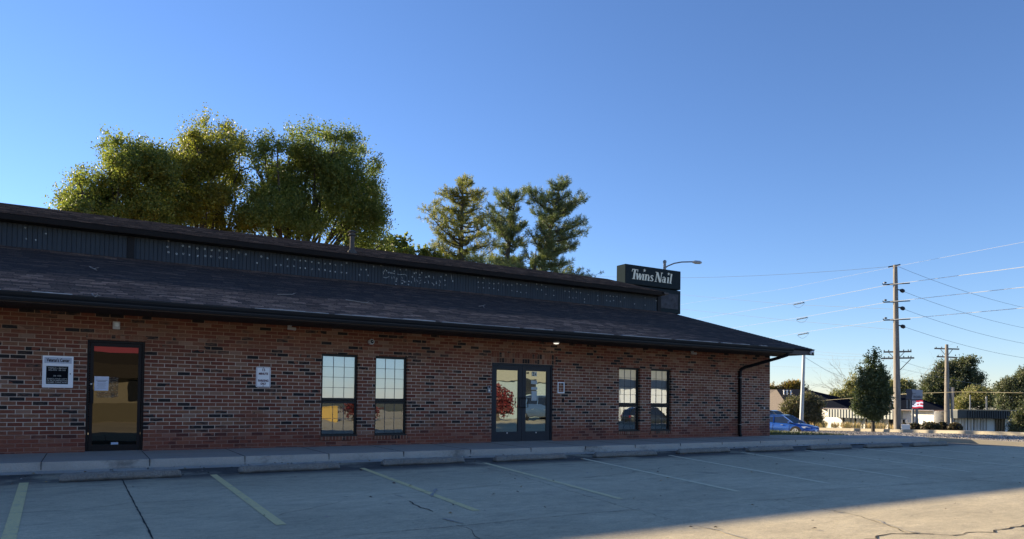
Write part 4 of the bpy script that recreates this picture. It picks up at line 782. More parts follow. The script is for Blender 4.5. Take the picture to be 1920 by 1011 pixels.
# main transmission pole
PD = 70; p0 = Vector(at(1683, 812, PD)); p1 = Vector(at(1678.5, 497, PD)); RT = pdir(1680, PD)
T1 = empty('utility_pole', tuple(p0), 'very tall wooden utility pole with three stacked insulator arms and double crossarms', 'utility pole')
mb = MB(); mb.tube([p0+Vector((0, 0, -0.5)), p0.lerp(p1, 0.3), p1], [0.30, 0.27, 0.17], 14); mb.build('pole', M['wood'], T1)
def onp(py): k = (812-py)/(812-497); return p0.lerp(p1, k)
mb = MB(); c = onp(499); mb.beam(c-RT*0.55+Vector((0, 0, -.05)), c+RT*0.4+Vector((0, 0, .1)), 0.1, 0.1); mb.build('top_bracket', M['insul'], T1)
for py in (533, 566, 600):
    c = onp(py); mb = MB(); mb.tube([c-RT*0.1, c-RT*0.5, c-RT*0.95, c-RT*1.0+Vector((0, 0, 0.12))], [0.09, 0.06, 0.05, 0.05], 8); mb.tube([c+RT*0.1, c+RT*1.1], 0.045, 8); mb.lathe(c-RT*0.8+Vector((0, 0, 0.1)), [(0.06, 0), (0.13, 0.03), (0.13, 0.10), (0.05, 0.15)], 10)
    mb.build('insulator_arm', M['insul'], T1)
    c = onp(py+10); mb = MB(); mb.tube([c, c+RT*0.35+Vector((0, 0, -0.08))], 0.05, 8); mb.tube([c+RT*0.32+Vector((0, 0, -0.05)), c+RT*0.45+Vector((0, 0, -0.12)), c+RT*0.62+Vector((0, 0, -0.20)), c+RT*0.72+Vector((0, 0, -0.22))], [0.05, 0.17, 0.17, 0.05], 10); mb.build('insulator', M['insul'], T1)
for py, w0, w1, cr in ((660, 1.0, 1.15, 'rustwood'), (672, 1.2, 1.35, 'rustwood')):
    c = onp(py)+Vector((0, 0, 0)); nrm = Vector((RT.y, -RT.x, 0))
    mb = MB(); mb.beam(c-RT*w0-nrm*0.22, c+RT*w1-nrm*0.22, 0.11, 0.13); mb.build('crossarm', M[cr], T1)
    mb = MB()
    for k in (-0.95, -0.6, 0.55, 0.9, 1.1): mb.lathe(c+RT*k-nrm*0.22+Vector((0, 0, 0.06)), [(0.02, 0), (0.045, 0.05), (0.045, 0.10), (0.02, 0.13)], 8)
    mb.build('insulator', M['insul'], T1)
c = onp(660); mb = MB(); n_ = Vector((RT.y, -RT.x, 0))*0.2
for sg in (-1, 1): mb.beam(c+RT*sg*0.65-n_, c-n_+Vector((0, 0, -0.75)), 0.05, 0.05)
mb.beam(c+RT*1.1-n_+Vector((0, 0, -0.65)), c-n_+Vector((0, 0, -1.9)), 0.06, 0.06); mb.build('brace', M['rustwood'], T1)
# second pole
P2D = 76; q0 = Vector(at(1776, 812, P2D)); q1 = Vector(at(1775, 646, P2D)); RT2 = pdir(1775, P2D)
T2 = empty('utility_pole', tuple(q0), 'shorter wooden utility pole with two crossarms in front of the big dark tree', 'utility pole')
T1['group'] = T2['group'] = 'wooden utility poles by the street'
mb = MB(); mb.tube([q0+Vector((0, 0, -0.5)), q0.lerp(q1, 0.4), q1], [0.24, 0.21, 0.13], 12); mb.tube([q0+RT2*0.45+Vector((0, 0, -.5)), q0.lerp(q1, 0.52)+RT2*0.30], [0.12, 0.07], 8); mb.build('pole', M['wood'], T2)
n2 = Vector((RT2.y, -RT2.x, 0))
for py, w in ((654, 0.98), (669.5, 0.80)):
    c = q0.lerp(q1, (812-py)/166); mb = MB(); mb.beam(c-RT2*w-n2*0.16+Vector((0, 0, 0.06)), c+RT2*w-n2*0.16-Vector((0, 0, 0.06)), 0.10, 0.12); mb.build('crossarm', M['rustwood'], T2)
    mb = MB()
    for k in (-0.85, 0.85, -0.4): mb.lathe(c+RT2*k*w-n2*0.16+Vector((0, 0, 0.08)), [(0.02, 0), (0.045, 0.05), (0.045, 0.10), (0.02, 0.13)], 8)
    mb.build('insulator', M['insul'], T2)
c = q0.lerp(q1, (812-654)/166); mb = MB()
for sg in (-1, 1): mb.beam(c+RT2*sg*0.5-n2*0.18, c-n2*0.18+Vector((0, 0, -0.75)), 0.05, 0.05)
mb.build('brace', M['rustwood'], T2)
c = q0.lerp(q1, (812-692)/166); mb = MB(); mb.beam(c-RT2*0.85+Vector((0, 0, 0)), c, 0.06, 0.06); mb.lathe(c-RT2*0.85, [(0.05, 0), (0.05, 0.35)], 8); mb.build('side_arm', M['insul'], T2)
for px, py, d, r_, lab, m_ in ((1786, 728, 92, 0.16, 'stubby bare wooden pole rising behind the dark fronted building, beside the taller pole', 'wood'), (1819, 742, 100, 0.07, 'thin green-grey post above the ribbed dark fascia', 'steel'), (1849.5, 745, 100, 0.09, 'thin grey post above the right part of the dark fascia', 'steel'), (1668.5, 740, 92, 0.13, 'short pale post standing behind the grey canopy building, left of the tall pole', 'palebark')):
    b_ = Vector(at(px, 775, d)); t_ = Vector(at(px, py, d)); mb = MB(); mb.tube([b_+Vector((0, 0, -2.5)), t_], r_, 10); mb.lathe(t_, [(r_*1.15, -0.05), (r_*1.15, 0.05), (0.02, 0.09)], 10)
    tag(mb.build('post', M[m_], None, org=tuple(b_)), lab, 'post')
# overhead lines: px, py, distance for each end; sag in metres
WIRES = [([(1040, 513, 96), (1680, 499, 70)], 0.8, 'wired', 0.022, 'dark upper wire running left from the very top of the tall pole'),
 ([(1270, 572, 140), (1480, 540, 100), (1678, 500, 70), (1925, 453, 48), (2100, 415, 40)], 0.0, 'wirel', 0.014, 'faintest top wire crossing the sky over the pole top'),
 ([(1290, 601, 135), (1490, 568, 100), (1668, 534, 70), (1925, 500, 48), (2100, 472, 40)], 0.0, 'wirel', 0.028, 'uppermost of the three bright lines, at the top insulator arm'),
 ([(1360, 617, 135), (1510, 594, 100), (1668, 566, 70), (1925, 538, 48), (2100, 515, 40)], 0.0, 'wirel', 0.028, 'middle of the three bright lines, at the second insulator arm'),
 ([(1430, 636, 135), (1520, 621, 100), (1668, 600, 70), (1925, 577, 48), (2100, 560, 40)], 0.0, 'wirel', 0.028, 'lowest of the three bright lines, at the third insulator arm'),
 ([(1274, 552.5, 98), (1480, 571, 82), (1680, 580, 70)], 0.0, 'wired', 0.020, 'dark wire from roadside sign to the pole between its first two arms'),
 ([(1272, 579, 98), (1480, 601, 82), (1680, 618.5, 70)], 0.0, 'wired', 0.020, 'dark wire from the sign foot to the pole just under the third arm'),
 ([(1684, 500, 70), (1925, 578, 90), (2000, 600, 97)], 0.3, 'wired', 0.022, 'dark wire dropping right from the pole top'),
 ([(1690, 545, 70), (1925, 616, 90), (2000, 637, 97)], 0.3, 'wired', 0.022, 'dark wire dropping right from the first hanging insulator'),
 ([(1690, 578, 70), (1925, 645, 90), (2000, 665, 97)], 0.3, 'wired', 0.022, 'dark wire dropping right from the second hanging insulator'),
 ([(1690, 611, 70), (1925, 672, 90), (2000, 690, 97)], 0.3, 'wired', 0.022, 'dark wire dropping right from the third hanging insulator'),
 ([(1500, 655, 105), (1672, 665, 70)], 0.2, 'wired', 0.018, 'highest of three thin wires between the eaves end and the crossarm'), ([(1500, 661, 105), (1672, 669, 70)], 0.2, 'wired', 0.018, 'second of three thin wires between the eaves end and the crossarm'), ([(1500, 669, 105), (1672, 674, 70)], 0.2, 'wired', 0.018, 'lowest of three thin wires between the eaves end and the crossarm'),
 ([(1420, 686, 120), (1600, 692, 90), (1684, 690, 70)], 0.0, 'wired', 0.016, 'thin wire crossing behind the pale pole to the tall pole at mid height'),
 ([(1509, 670, 62), (1545, 692, 74), (1590, 713, 92)], 0.0, 'wired', 0.022, 'slanting wire from the pale pole down towards the olive tree'),
 ([(1430, 760, 88), (1620, 745, 80), (1700, 738.5, 74), (1800, 735, 72), (1930, 737, 70)], 0.0, 'wiret', 0.030, 'tan cable sagging low in front of the far roofs'),
 ([(1690, 677, 70), (1773, 699, 76)], 0.1, 'wired', 0.016, 'short wire between the tall pole and the side arm of the shorter pole'), ([(1690, 692, 70), (1925, 733, 110)], 0.2, 'wired', 0.014, 'thin wire from the tall pole across the top of the dark tree')]
for pts, sag, m_, r_, lab in WIRES:
    W3 = [Vector(at(*q)) for q in pts]; P3 = []
    for i in range(len(W3)-1):
        for k in range(10): t_ = k/10; P3.append(W3[i].lerp(W3[i+1], t_)-Vector((0, 0, 4*sag*t_*(1-t_))))
    P3.append(W3[-1]); mb = MB(); mb.tube(P3, r_*0.62, 5); tag(mb.build('power_line', M[m_], None, org=P3[0]), lab, 'wire', 'overhead wires')
for px, py, lab in ((1498, 570, 'dark strain insulator hanging on the uppermost bright line'), (1504, 598, 'dark strain insulator hanging on the middle bright line'), (1506, 627, 'dark strain insulator hanging on the lowest bright line')):
    a, b = Vector(at(px-9, py+1, 99)), Vector(at(px+9, py-2.5, 97)); mb = MB(); mb.tube([a.lerp(b, i/12) for i in range(13)], [0.03 if i % 2 else 0.09 for i in range(13)], 8)
    lo = [a.lerp(b, -0.15+1.3*i/10)-Vector((0, 0, 0.55*math.sin(math.pi*i/10))) for i in range(11)]; mb.tube(lo, 0.015, 4); tag(mb.build('strain_insulator', M['insul'], None, org=tuple(a)), lab, 'insulator', 'strain insulators on the bright lines')

# ------------------------------------------------------------------ foliage
def quads(name, C, U, V, mat, parent, org=None):
    n = len(C); co = np.empty((n, 4, 3), np.float32); co[:, 0] = C-V; co[:, 1] = C+U*0.9-V*0.05; co[:, 2] = C+V; co[:, 3] = C-U*0.9+V*0.05
    base = np.array(ORG[parent] if parent is not None else (org or (0, 0, 0)), np.float32); co -= base
    me = bpy.data.meshes.new(name); me.vertices.add(n*4); me.vertices.foreach_set('co', co.ravel()); me.loops.add(n*4); me.loops.foreach_set('vertex_index', np.arange(n*4, dtype=np.int32)); me.polygons.add(n)
    me.polygons.foreach_set('loop_start', np.arange(0, n*4, 4, dtype=np.int32)); me.polygons.foreach_set('loop_total', np.full(n, 4, np.int32)); me.update(calc_edges=True); me.materials.append(mat)
    o = bpy.data.objects.new(name, me); o.location = (0, 0, 0) if parent is not None else tuple(base); link(o, parent); ORG[o] = Vector(base); return o
def unit(v): return v/np.maximum(np.linalg.norm(v, axis=1, keepdims=True), 1e-6)
def leaf_cloud(name, clumps, n, size, mat, parent, seed, twig=0.45, per=14, shell=0.55, elong=1.55):
    rg = np.random.default_rng(seed); K = np.array([list(c)+list(r) for c, r in clumps], float); vol = (K[:, 3]*K[:, 4]*K[:, 5])**0.8; nt_ = max(1, n//per)
    idx = rg.choice(len(K), nt_, p=vol/vol.sum()); d = unit(rg.normal(size=(nt_, 3))); rad = (shell+(1-shell)*rg.random(nt_)**0.6)*rg.choice([1.0, 0.6, 1.12], nt_, p=[.62, .28, .10])
    tc = K[idx, :3]+d*K[idx, 3:]*rad[:, None]; td = unit(d+rg.normal(size=(nt_, 3))*0.5+np.array([0, 0, 0.35]))
    t = rg.random((nt_, per)); C = (tc[:, None, :]+td[:, None, :]*(t[:, :, None]-0.35)*twig*2+rg.normal(size=(nt_, per, 3))*twig*0.17).reshape(-1, 3); N = len(C)
    A = unit(rg.normal(size=(N, 3))+np.array([0, 0, -0.5])); B_ = unit(np.cross(A, rg.normal(size=(N, 3)))); s_ = size*(0.65+0.7*rg.random(N))[:, None]
    return quads(name, C, B_*s_*0.5, A*s_*0.5*elong, mat, parent)
def limbs(name, base, targets, r0, mat, parent, seed, fork=0.35, bend=0.12):
    rg = random.Random(seed); mb = MB(); base = Vector(base); cen = sum((Vector(t) for t in targets), Vector())/len(targets); top = Vector((base.x+(cen.x-base.x)*0.3, base.y+(cen.y-base.y)*0.3, base.z+(cen.z-base.z)*fork*1.6))
    mb.tube([base-Vector((0, 0, .3)), base.lerp(top, .5)+Vector((rg.uniform(-1, 1), rg.uniform(-1, 1), 0))*r0*0.5, top], [r0*1.15, r0*0.9, r0*0.7], 10)
    for t in targets:
        t = Vector(t); s0 = base.lerp(top, rg.uniform(0.7, 1.0)); L = (t-s0).length; pts = [s0]
        for k in (0.3, 0.6, 0.85, 1.0): pts.append(s0.lerp(t, k)+Vector((rg.uniform(-1, 1), rg.uniform(-1, 1), rg.uniform(-.3, 1.2)))*L*bend*(1-k*0.6)*0.6)
        rr = r0*0.42; mb.tube(pts, [rr, rr*0.75, rr*0.5, rr*0.3, rr*0.15], 6)
        for _ in range(4):
            a = pts[rg.choice((1, 2, 3))]; mb.tube([a, a+Vector((rg.uniform(-1, 1), rg.uniform(-1, 1), rg.uniform(-.2, 1)))*L*0.05, a+Vector((rg.uniform(-1, 1), rg.uniform(-1, 1), rg.uniform(0, 1)))*L*0.075], [rr*0.35, rr*0.22, rr*0.1], 5)
    return mb.build(name, mat, parent)
def lobes(lst, rg, m=9, k=0.36, keep=0.88):
    out = []
    for px, py, rx, ry in lst:
        if rx < 11: out.append((px, py, rx, ry)); continue
        for _ in range(m):
            if rg.random() > keep: continue
            a = rg.uniform(0, 6.283); q = math.sqrt(rg.random())*0.86; z = rg.uniform(0.65, 1.25)*k; out.append((px+math.cos(a)*rx*q, py+math.sin(a)*ry*q, rx*z, max(ry*z, rx*z*0.7)))
    return out
def pxclumps(lst, Y, seed, depth=1.0, spread=2.0):
    rg = random.Random(seed); out = []
    for px, py, rx, ry in lobes(lst, rg):
        Yk = Y+rg.uniform(-spread, spread); c = atY(px, py, Yk); sx = abs(atY(px+rx, py, Yk)[0]-c[0]); sz = abs(atY(px, py-ry, Yk)[2]-c[2]); out.append((tuple(c), (sx, (sx+sz)/2*depth, sz)))
    return out
def px_tree(name, lst, Y, trunk_px, n, size, mat, label, seed, group=None, r0=0.28, bark='bark', **k):
    cl = pxclumps(lst, Y, seed); b = atY(trunk_px, 700, Y); base = (b[0], Y, g(b[0])); t = empty(name, base, label, 'tree', group)
    leaf_cloud('crown', cl, n, size, M[mat], t, seed, **k); limbs('trunk', base, [c for c, r in cl[::5]], r0, M[bark], t, seed); return t
GT = 'leafy trees behind the roof'
px_tree('leafy_tree', [(128, 372, 26, 16), (165, 350, 34, 26), (212, 318, 36, 36), (250, 305, 42, 44), (205, 282, 14, 22), (215, 262, 8, 10), (275, 335, 52, 50), (300, 375, 52, 42), (180, 388, 52, 26), (240, 395, 70, 34), (228, 272, 14, 10), (118, 358, 14, 8), (290, 298, 26, 24), (310, 410, 50, 30), (140, 395, 30, 15), (150, 330, 14, 12)],
        22, 245, 80000, 0.072, 'leafC', 'leafy green tree, leftmost of the trees behind the roof', 11, GT, twig=0.50, per=22, shell=0.35)
px_tree('leafy_tree', [(378, 262, 36, 26), (375, 300, 52, 46), (345, 340, 46, 50), (415, 330, 52, 55), (430, 285, 34, 32), (325, 312, 26, 34), (400, 385, 66, 46), (382, 232, 9, 10), (420, 246, 18, 12), (438, 262, 12, 14), (360, 400, 56, 36), (430, 425, 60, 30), (350, 260, 14, 14), (380, 222, 5, 8)],
        23.5, 405, 80000, 0.072, 'leafB', 'yellowish leafy tree, middle and tallest crown left of the vent pipe', 12, GT, twig=0.50, per=22, shell=0.35)
px_tree('leafy_tree', [(510, 300, 40, 36), (555, 272, 42, 26), (600, 285, 48, 40), (650, 298, 44, 44), (692, 340, 28, 46), (600, 350, 86, 56), (515, 365, 62, 52), (660, 390, 60, 56), (583, 248, 8, 14), (640, 260, 32, 10), (702, 395, 24, 40), (560, 415, 84, 44), (650, 435, 70, 34), (712, 428, 20, 22), (478, 395, 36, 44), (600, 252, 12, 10), (620, 256, 10, 12), (500, 270, 18, 12), (480, 290, 16, 14), (700, 310, 14, 14), (720, 452, 16, 10)],
        22, 520, 125000, 0.072, 'leafA', 'broad dark green tree, rightmost of the three big crowns, behind the vent pipe', 13, GT, twig=0.50, per=22, shell=0.35, r0=0.34)
px_tree('leafy_tree', [(738, 462, 24, 12), (765, 470, 20, 10), (790, 474, 18, 10), (700, 470, 34, 12), (758, 452, 7, 9), (815, 482, 18, 8), (775, 490, 40, 14)], 40, 760, 11000, 0.16, 'leafC', 'low ragged shrubby tree just above the roof between big trees and pines', 14, GT, twig=0.4, r0=0.12)
def pine(trunk, tips, Y, ntuft, mat, label, seed, nl=0.30, dense=1.0):
    rg = random.Random(seed); ng = np.random.default_rng(seed); (bx, by), (tx, ty) = trunk; b = Vector(atY(bx, by, Y)); t = Vector(atY(tx, ty, Y)); base = Vector((b.x-(t.x-b.x)*0.2, Y, g(b.x)))
    T = empty('pine_tree', tuple(base), label, 'tree', 'pines behind the roof'); mb = MB(); mb.tube([base, b, b.lerp(t, 0.5), t], [0.42, 0.28, 0.16, 0.04], 10)
    pts = []; dirs = []
    def limb(s0, e, r_, main=True):
        L = (e-s0).length; mid = s0.lerp(e, 0.5)-Vector((0, 0, L*0.10)); P = [s0, s0.lerp(mid, .5)-Vector((0, 0, L*.02)), mid, mid.lerp(e, .5)-Vector((0, 0, L*.02)), e]; mb.tube(P, [r_, r_*.8, r_*.6, r_*.4, r_*.15], 5)
        m = int(L*7.0*dense)+4
        for i in range(m):
            k = 0.22+0.78*(i/m)**0.8; q = min(3, int(k*4)); p = P[q].lerp(P[q+1], k*4-q); w = (0.95-0.55*k)*min(1.0, L*0.20)
            off = Vector((rg.gauss(0, 1), rg.gauss(0, 1), rg.gauss(0.45, 0.55)))*w; pp = p+off
            if off.length > 0.3: mb.tube([p, pp], [0.022, 0.009], 3, cap=False)
            pts.append(tuple(pp)); dirs.append(tuple(((e-s0).normalized()*0.7+off.normalized()*0.7+Vector((0, 0, .5))).normalized()))
    H = t.z-b.z
    for tp in tips:
        px, py = tp[0], tp[1]; e = Vector(atY(px, py, Y+rg.uniform(-2.0, 2.0))); lx = abs(e.x-(b.x+t.x)/2); k = (e.z-b.z-0.38*lx)/H; k = max(-0.1, min(0.95, k)); limb(b.lerp(t, k), e, 0.10)
    for i in range(int(15*dense)):
        k = rg.uniform(-0.2, 0.8); s0 = b.lerp(t, k); a = rg.uniform(0, 6.28); ln = (1-max(k, 0))*H*0.30*rg.uniform(.5, 1.0); e = s0+Vector((math.cos(a)*ln*0.75, math.sin(a)*ln*1.2, ln*0.5)); limb(s0, e, 0.07)
    mb.build('trunk', M['bark'], T); C = np.array(pts); D = np.array(dirs); per = 34; n = len(C)
    dd = unit(ng.normal(size=(n, per, 3)).reshape(-1, 3)*0.85+np.repeat(D, per, 0)*0.75); ln = nl*(0.6+0.6*ng.random(n*per))[:, None]; c0 = np.repeat(C, per, 0)+np.repeat(D, per, 0)*(ng.random(n*per)[:, None]-.5)*nl*1.3; cc = c0+dd*ln*0.5
    quads('crown', cc, unit(np.cross(dd, ng.normal(size=dd.shape)))*0.022, dd*ln*0.5, M[mat], T); return T
def Z7(L): return [(700+x/4.174, 320+y/4.174) for x, y in L]
pine(((863, 505), (868, 338)), Z7([(660, 100), (690, 60), (735, 60), (765, 95), (610, 175), (540, 150), (520, 190), (590, 215), (500, 245), (790, 160), (850, 165), (855, 195), (840, 240), (480, 280), (410, 300), (440, 340), (520, 330), (820, 290), (790, 330), (880, 360), (890, 420), (850, 400), (470, 460), (500, 500), (560, 430), (905, 460), (840, 500), (960, 540), (900, 560), (470, 560), (520, 610), (450, 600), (800, 600), (940, 620), (560, 660), (860, 680), (620, 400), (700, 300), (740, 390), (650, 260), (600, 320), (560, 300), (720, 230), (680, 350), (640, 440)]), 40, 0, 'pineY', 'yellowing pine tree, left of the pair of dark pines', 21, 0.34, 0.85)
pine(((948, 505), (966, 372)), Z7([(960, 170), (1050, 160), (985, 230), (1010, 200), (1120, 175), (1200, 150), (1090, 230), (1040, 270), (890, 300), (920, 290), (900, 360), (940, 400), (990, 440), (930, 450), (1000, 380), (1100, 350), (1140, 300), (1060, 420), (1010, 500), (1080, 520), (1130, 450), (1200, 420), (1030, 590), (1100, 620), (1000, 640), (1180, 560), (1080, 700), (960, 690), (1140, 720), (900, 700)]), 42, 0, 'pineG', 'dark green pine with an open spreading top, between two other pines', 22, 0.38, 1.15)
pine(((1012, 520), (1052, 340)), Z7([(1490, 70), (1460, 110), (1380, 100), (1400, 140), (1510, 110), (1370, 180), (1540, 180), (1290, 160), (1250, 200), (1210, 150), (1300, 220), (1450, 200), (1590, 240), (1645, 200), (1610, 260), (1550, 290), (1500, 330), (1660, 390), (1600, 420), (1640, 470), (1570, 500), (1480, 480), (1600, 570), (1540, 600), (1460, 620), (1420, 680), (1510, 720), (1500, 540), (1400, 560), (1440, 740), (1360, 640), (1300, 420), (1240, 330), (1220, 480), (1280, 600), (1350, 300), (1400, 380), (1450, 290), (1340, 480), (1250, 700), (1320, 740), (1520, 730), (1180, 640), (1380, 430), (1430, 350), (1320, 340)]), 41, 0, 'pineG', 'tall dark green pine with swept up limbs, rightmost of the pines', 23, 0.38, 1.1)
pine(((1000, 560), (1005, 470)), Z7([(1540, 800), (1600, 790), (1640, 810), (1690, 830), (1450, 780), (1500, 830), (700, 680), (760, 690), (860, 720), (930, 730), (1000, 700), (1100, 760), (1200, 770), (1300, 790)]), 36, 0, 'pineG', 'low dark pine whose tops just show over the roof right of the tall pines', 24, 0.30, 1.0)

# ------------------------------------------------------------------ far right: trees and shrubs
def far_tree(name, lst, d, trunk, n, size, mat, label, seed, group=None, r0=0.25, bark='bark', cat='tree', depthk=1.0, gz=None, **k):
    rg = random.Random(seed); cl = []
    for px, py, rx, ry in lobes(lst, rg, 7, 0.34, 0.80):
        dk = d+rg.uniform(-1, 1)*rx/FPX*d*0.5; c = at(px, py, dk); s_ = dk/math.cos(math.atan((px-CX)/FPX))/FPX*math.cos(math.atan((px-CX)/FPX))*1.0
        dep = dk*math.cos(YAW-math.atan2(c[1]-CAMP[1], c[0])); s_ = dep/FPX; cl.append((tuple(c), (rx*s_, rx*s_, ry*s_)))
    b = at(trunk[0], trunk[1], d); t = empty(name, tuple(b), label, cat, group); leaf_cloud('crown', cl, int(n*2.8), size*0.52, M[mat], t, seed, **k); limbs('trunk', tuple(b), [c for c, r in cl[::3]] or [c for c, r in cl], r0, M[bark], t, seed); return t
far_tree('maple_tree', [(1637, 765, 22, 20), (1628, 745, 17, 20), (1648, 742, 17, 22), (1617, 758, 8, 18), (1641, 718, 10, 22), (1653, 706, 5, 14), (1628, 706, 5, 16), (1638, 682, 3, 14), (1641, 665, 2, 8), (1627, 675, 2, 10), (1651, 688, 2, 9), (1616, 705, 2.5, 10), (1614, 692, 1.5, 5), (1659, 738, 6, 20), (1613, 728, 4, 12), (1636, 783, 12, 9), (1661, 712, 3, 9), (1664, 750, 4, 12), (1609, 762, 5, 12)], 60, (1637, 812), 17000, 0.17, 'mapleD', 'upright dark green maple in front of the white building', 31, twig=0.35, r0=0.13)
far_tree('willow_tree', [(1570, 745, 26, 14), (1600, 738, 30, 18), (1585, 752, 40, 12), (1612, 715, 20, 16), (1590, 725, 16, 10)], 152, (1600, 770), 7000, 0.35, 'farP', 'pale olive thinning tree behind the white building, left of the maple', 32, bark='palebark', twig=0.8)
far_tree('willow_tree', [(1690, 735, 26, 16), (1700, 722, 20, 14), (1680, 715, 14, 12), (1715, 745, 22, 12), (1660, 740, 24, 14)], 150, (1690, 770), 7000, 0.35, 'farP', 'pale thinning tree behind the tall pole and street sign', 33, bark='palebark', twig=0.8)
far_tree('big_tree', [(1795, 700, 34, 24), (1812, 690, 24, 16), (1765, 718, 26, 20), (1785, 735, 46, 24), (1825, 725, 24, 24), (1750, 735, 14, 20), (1820, 682, 12, 9), (1840, 740, 16, 18), (1775, 690, 14, 10), (1758, 702, 12, 10), (1770, 755, 34, 14)], 130, (1795, 785), 26000, 0.30, 'farD', 'big rounded dark tree behind the shorter utility pole', 34, bark='palebark', twig=0.7, r0=0.5)
far_tree('evergreen_tree', [(1830, 745, 22, 14), (1850, 752, 24, 14), (1865, 742, 12, 12), (1815, 758, 26, 10), (1868, 757, 14, 10)], 115, (1840, 785), 9000, 0.22, 'farP', 'olive green spreading evergreen right of the big rounded tree', 35, twig=0.6)
far_tree('evergreen_tree', [(1890, 735, 18, 18), (1905, 722, 16, 14), (1915, 745, 22, 26), (1885, 755, 16, 14), (1930, 720, 20, 30), (1925, 708, 10, 12), (1902, 765, 18, 10)], 92, (1910, 810), 14000, 0.20, 'farD', 'dark evergreen at the right edge of the view, behind the building end', 36, twig=0.55)
far_tree('shrub', [(1912, 790, 14, 16), (1925, 780, 16, 20), (1905, 802, 10, 10)], 80, (1914, 812), 5000, 0.16, 'farD', 'leafy shrub at the right edge beside the dark fronted building', 37, cat='shrub', twig=0.4, r0=0.08)
far_tree('orange_tree', [(1455, 730, 16, 7), (1480, 727, 18, 7), (1500, 728, 12, 8), (1440, 733, 12, 7)], 150, (1480, 770), 5000, 0.4, 'farO', 'orange autumn treetop above the brown shake roof', 38, twig=0.8)
far_tree('bare_tree', [(1735, 748, 14, 12), (1745, 755, 14, 10), (1728, 757, 12, 8)], 134, (1738, 790), 3500, 0.32, 'farP', 'small olive tree between street sign and shorter utility pole', 39, twig=0.7)
far_tree('bush', [(1500, 770, 26, 22), (1525, 768, 17, 19), (1526, 782, 12, 14), (1482, 780, 18, 16), (1515, 748, 14, 8), (1505, 790, 30, 10), (1490, 755, 12, 8)], 72, (1512, 800), 15000, 0.17, 'bushP', 'large brownish bush behind the blue car and pale pole', 40, cat='bush', twig=0.45, r0=0.12, bark='palebark')
# bare twigs spraying from the pale trees
def bare_spray(name, px, py, d, n, L, label, seed):
    rg = random.Random(seed); o = Vector(at(px, py, d)); mb = MB(); rt = pdir(px, d)
    def br(p, v, r_, dep):
        e = p+v; mb.tube([p, p.lerp(e, .5)+Vector((rg.uniform(-1, 1), rg.uniform(-1, 1), rg.uniform(-1, 1)))*v.length*.06, e], [r_, r_*.75, r_*.5], 4, cap=False)
        if dep:
            for _ in range(3): br(p.lerp(e, rg.uniform(.4, 1)), (v+Vector((rg.gauss(0, 1), rg.gauss(0, 1), rg.gauss(.1, .8)))*v.length*.5)*0.62, r_*.55, dep-1)
    for i in range(n): a = rg.uniform(-1.25, 1.25); br(o, (rt*math.sin(a)+Vector((0, 0, math.cos(a))))*L*rg.uniform(.7, 1.1), 0.045, 3)
    tag(mb.build(name, M['palebark'], None, org=tuple(o)), label, 'branches')
bare_spray('bare_branches', 1597, 745, 154, 9, 4.0, 'leafless pale branches fanning up left of the maple', 51); bare_spray('bare_branches', 1690, 745, 151, 7, 3.8, 'leafless pale branches fanning up behind the tall utility pole', 52)

# ------------------------------------------------------------------ far right: buildings
def V3(px, py, d): return Vector(at(px, py, d))
# facade running away from camera: define by two ground corners and world directions
WA, WB_ = V3(1541, 805, 96), V3(1751, 806, 86)
def facade(A, B_, zb, zt, dep, wall, parent, name='wall'):
    d = (B_-A); d.z = 0; d.normalize(); n = Vector((-d.y, d.x, 0)); 
    if n.dot(Vector((CAMP[0], CAMP[1], 0))-A) > 0: n = -n
    mb = MB(); a, b = A.copy(), B_.copy(); va = Vector((a.x-CAMP[0], a.y-CAMP[1], 0)).normalized(); vb = Vector((b.x-CAMP[0], b.y-CAMP[1], 0)).normalized(); P = [(a.x, a.y), (b.x, b.y), (b.x+vb.x*dep, b.y+vb.y*dep), (a.x+va.x*dep, a.y+va.y*dep)]; mb.prism(P, zb, zt, plane='xy'); return mb.build(name, wall, parent), d, n
wb = empty('white_building', (WA.x, WA.y, g(WA.x)), 'long white single storey building with grey ribbed canopy across the street', 'building')
zt1 = at(1640, 768.5, 91)[2]; w1_, dA, nA = facade(WA, WB_, -3, zt1, 14, M['whitewall'], wb)
mb = MB(); LA = (WB_-WA).length
def fp(px): 
    # parameter along facade for a pixel column
    d_ = ray(px, 780); o = CAMP; den = d_[0]*dA.y-d_[1]*dA.x; t = ((WA.x-o[0])*dA.y-(WA.y-o[1])*dA.x)/den; p = o+d_*t; return (Vector((p[0], p[1], 0))-Vector((WA.x, WA.y, 0))).dot(dA)
def fz(px, py, u): 
    d_ = ray(px, py); q = WA+dA*u; t = math.hypot(q.x-CAMP[0], q.y-CAMP[1])/math.hypot(d_[0], d_[1]); return CAMP[2]+d_[2]*t
ua, ub = fp(1570), fp(1692); zc0, zc1 = fz(1630, 784.5, (ua+ub)/2), fz(1630, 768.8, (ua+ub)/2)+0.02
a, b = WA+dA*ua-nA*1.2, WA+dA*ub-nA*1.2; mb = MB(); mb.beam(Vector((a.x, a.y, (zc0+zc1)/2)), Vector((b.x, b.y, (zc0+zc1)/2)), 0.3, zc1-zc0); u = ua
while u < ub: q = WA+dA*u-nA*1.37; mb.obox((q.x, q.y, (zc0+zc1)/2), dA*0.10, nA*0.06, Vector((0, 0, (zc1-zc0)/2-0.01))); u += 0.42
q = WA+dA*(ub-0.1)-nA*0.6; mb.obox((q.x, q.y, (zc0+zc1)/2), dA*0.12, nA*0.6, Vector((0, 0, (zc1-zc0)/2))); q = WA+dA*(ua+0.1)-nA*0.6; mb.obox((q.x, q.y, (zc0+zc1)/2), dA*0.12, nA*0.6, Vector((0, 0, (zc1-zc0)/2))); mb.build('canopy', M['ribgrey'], wb)
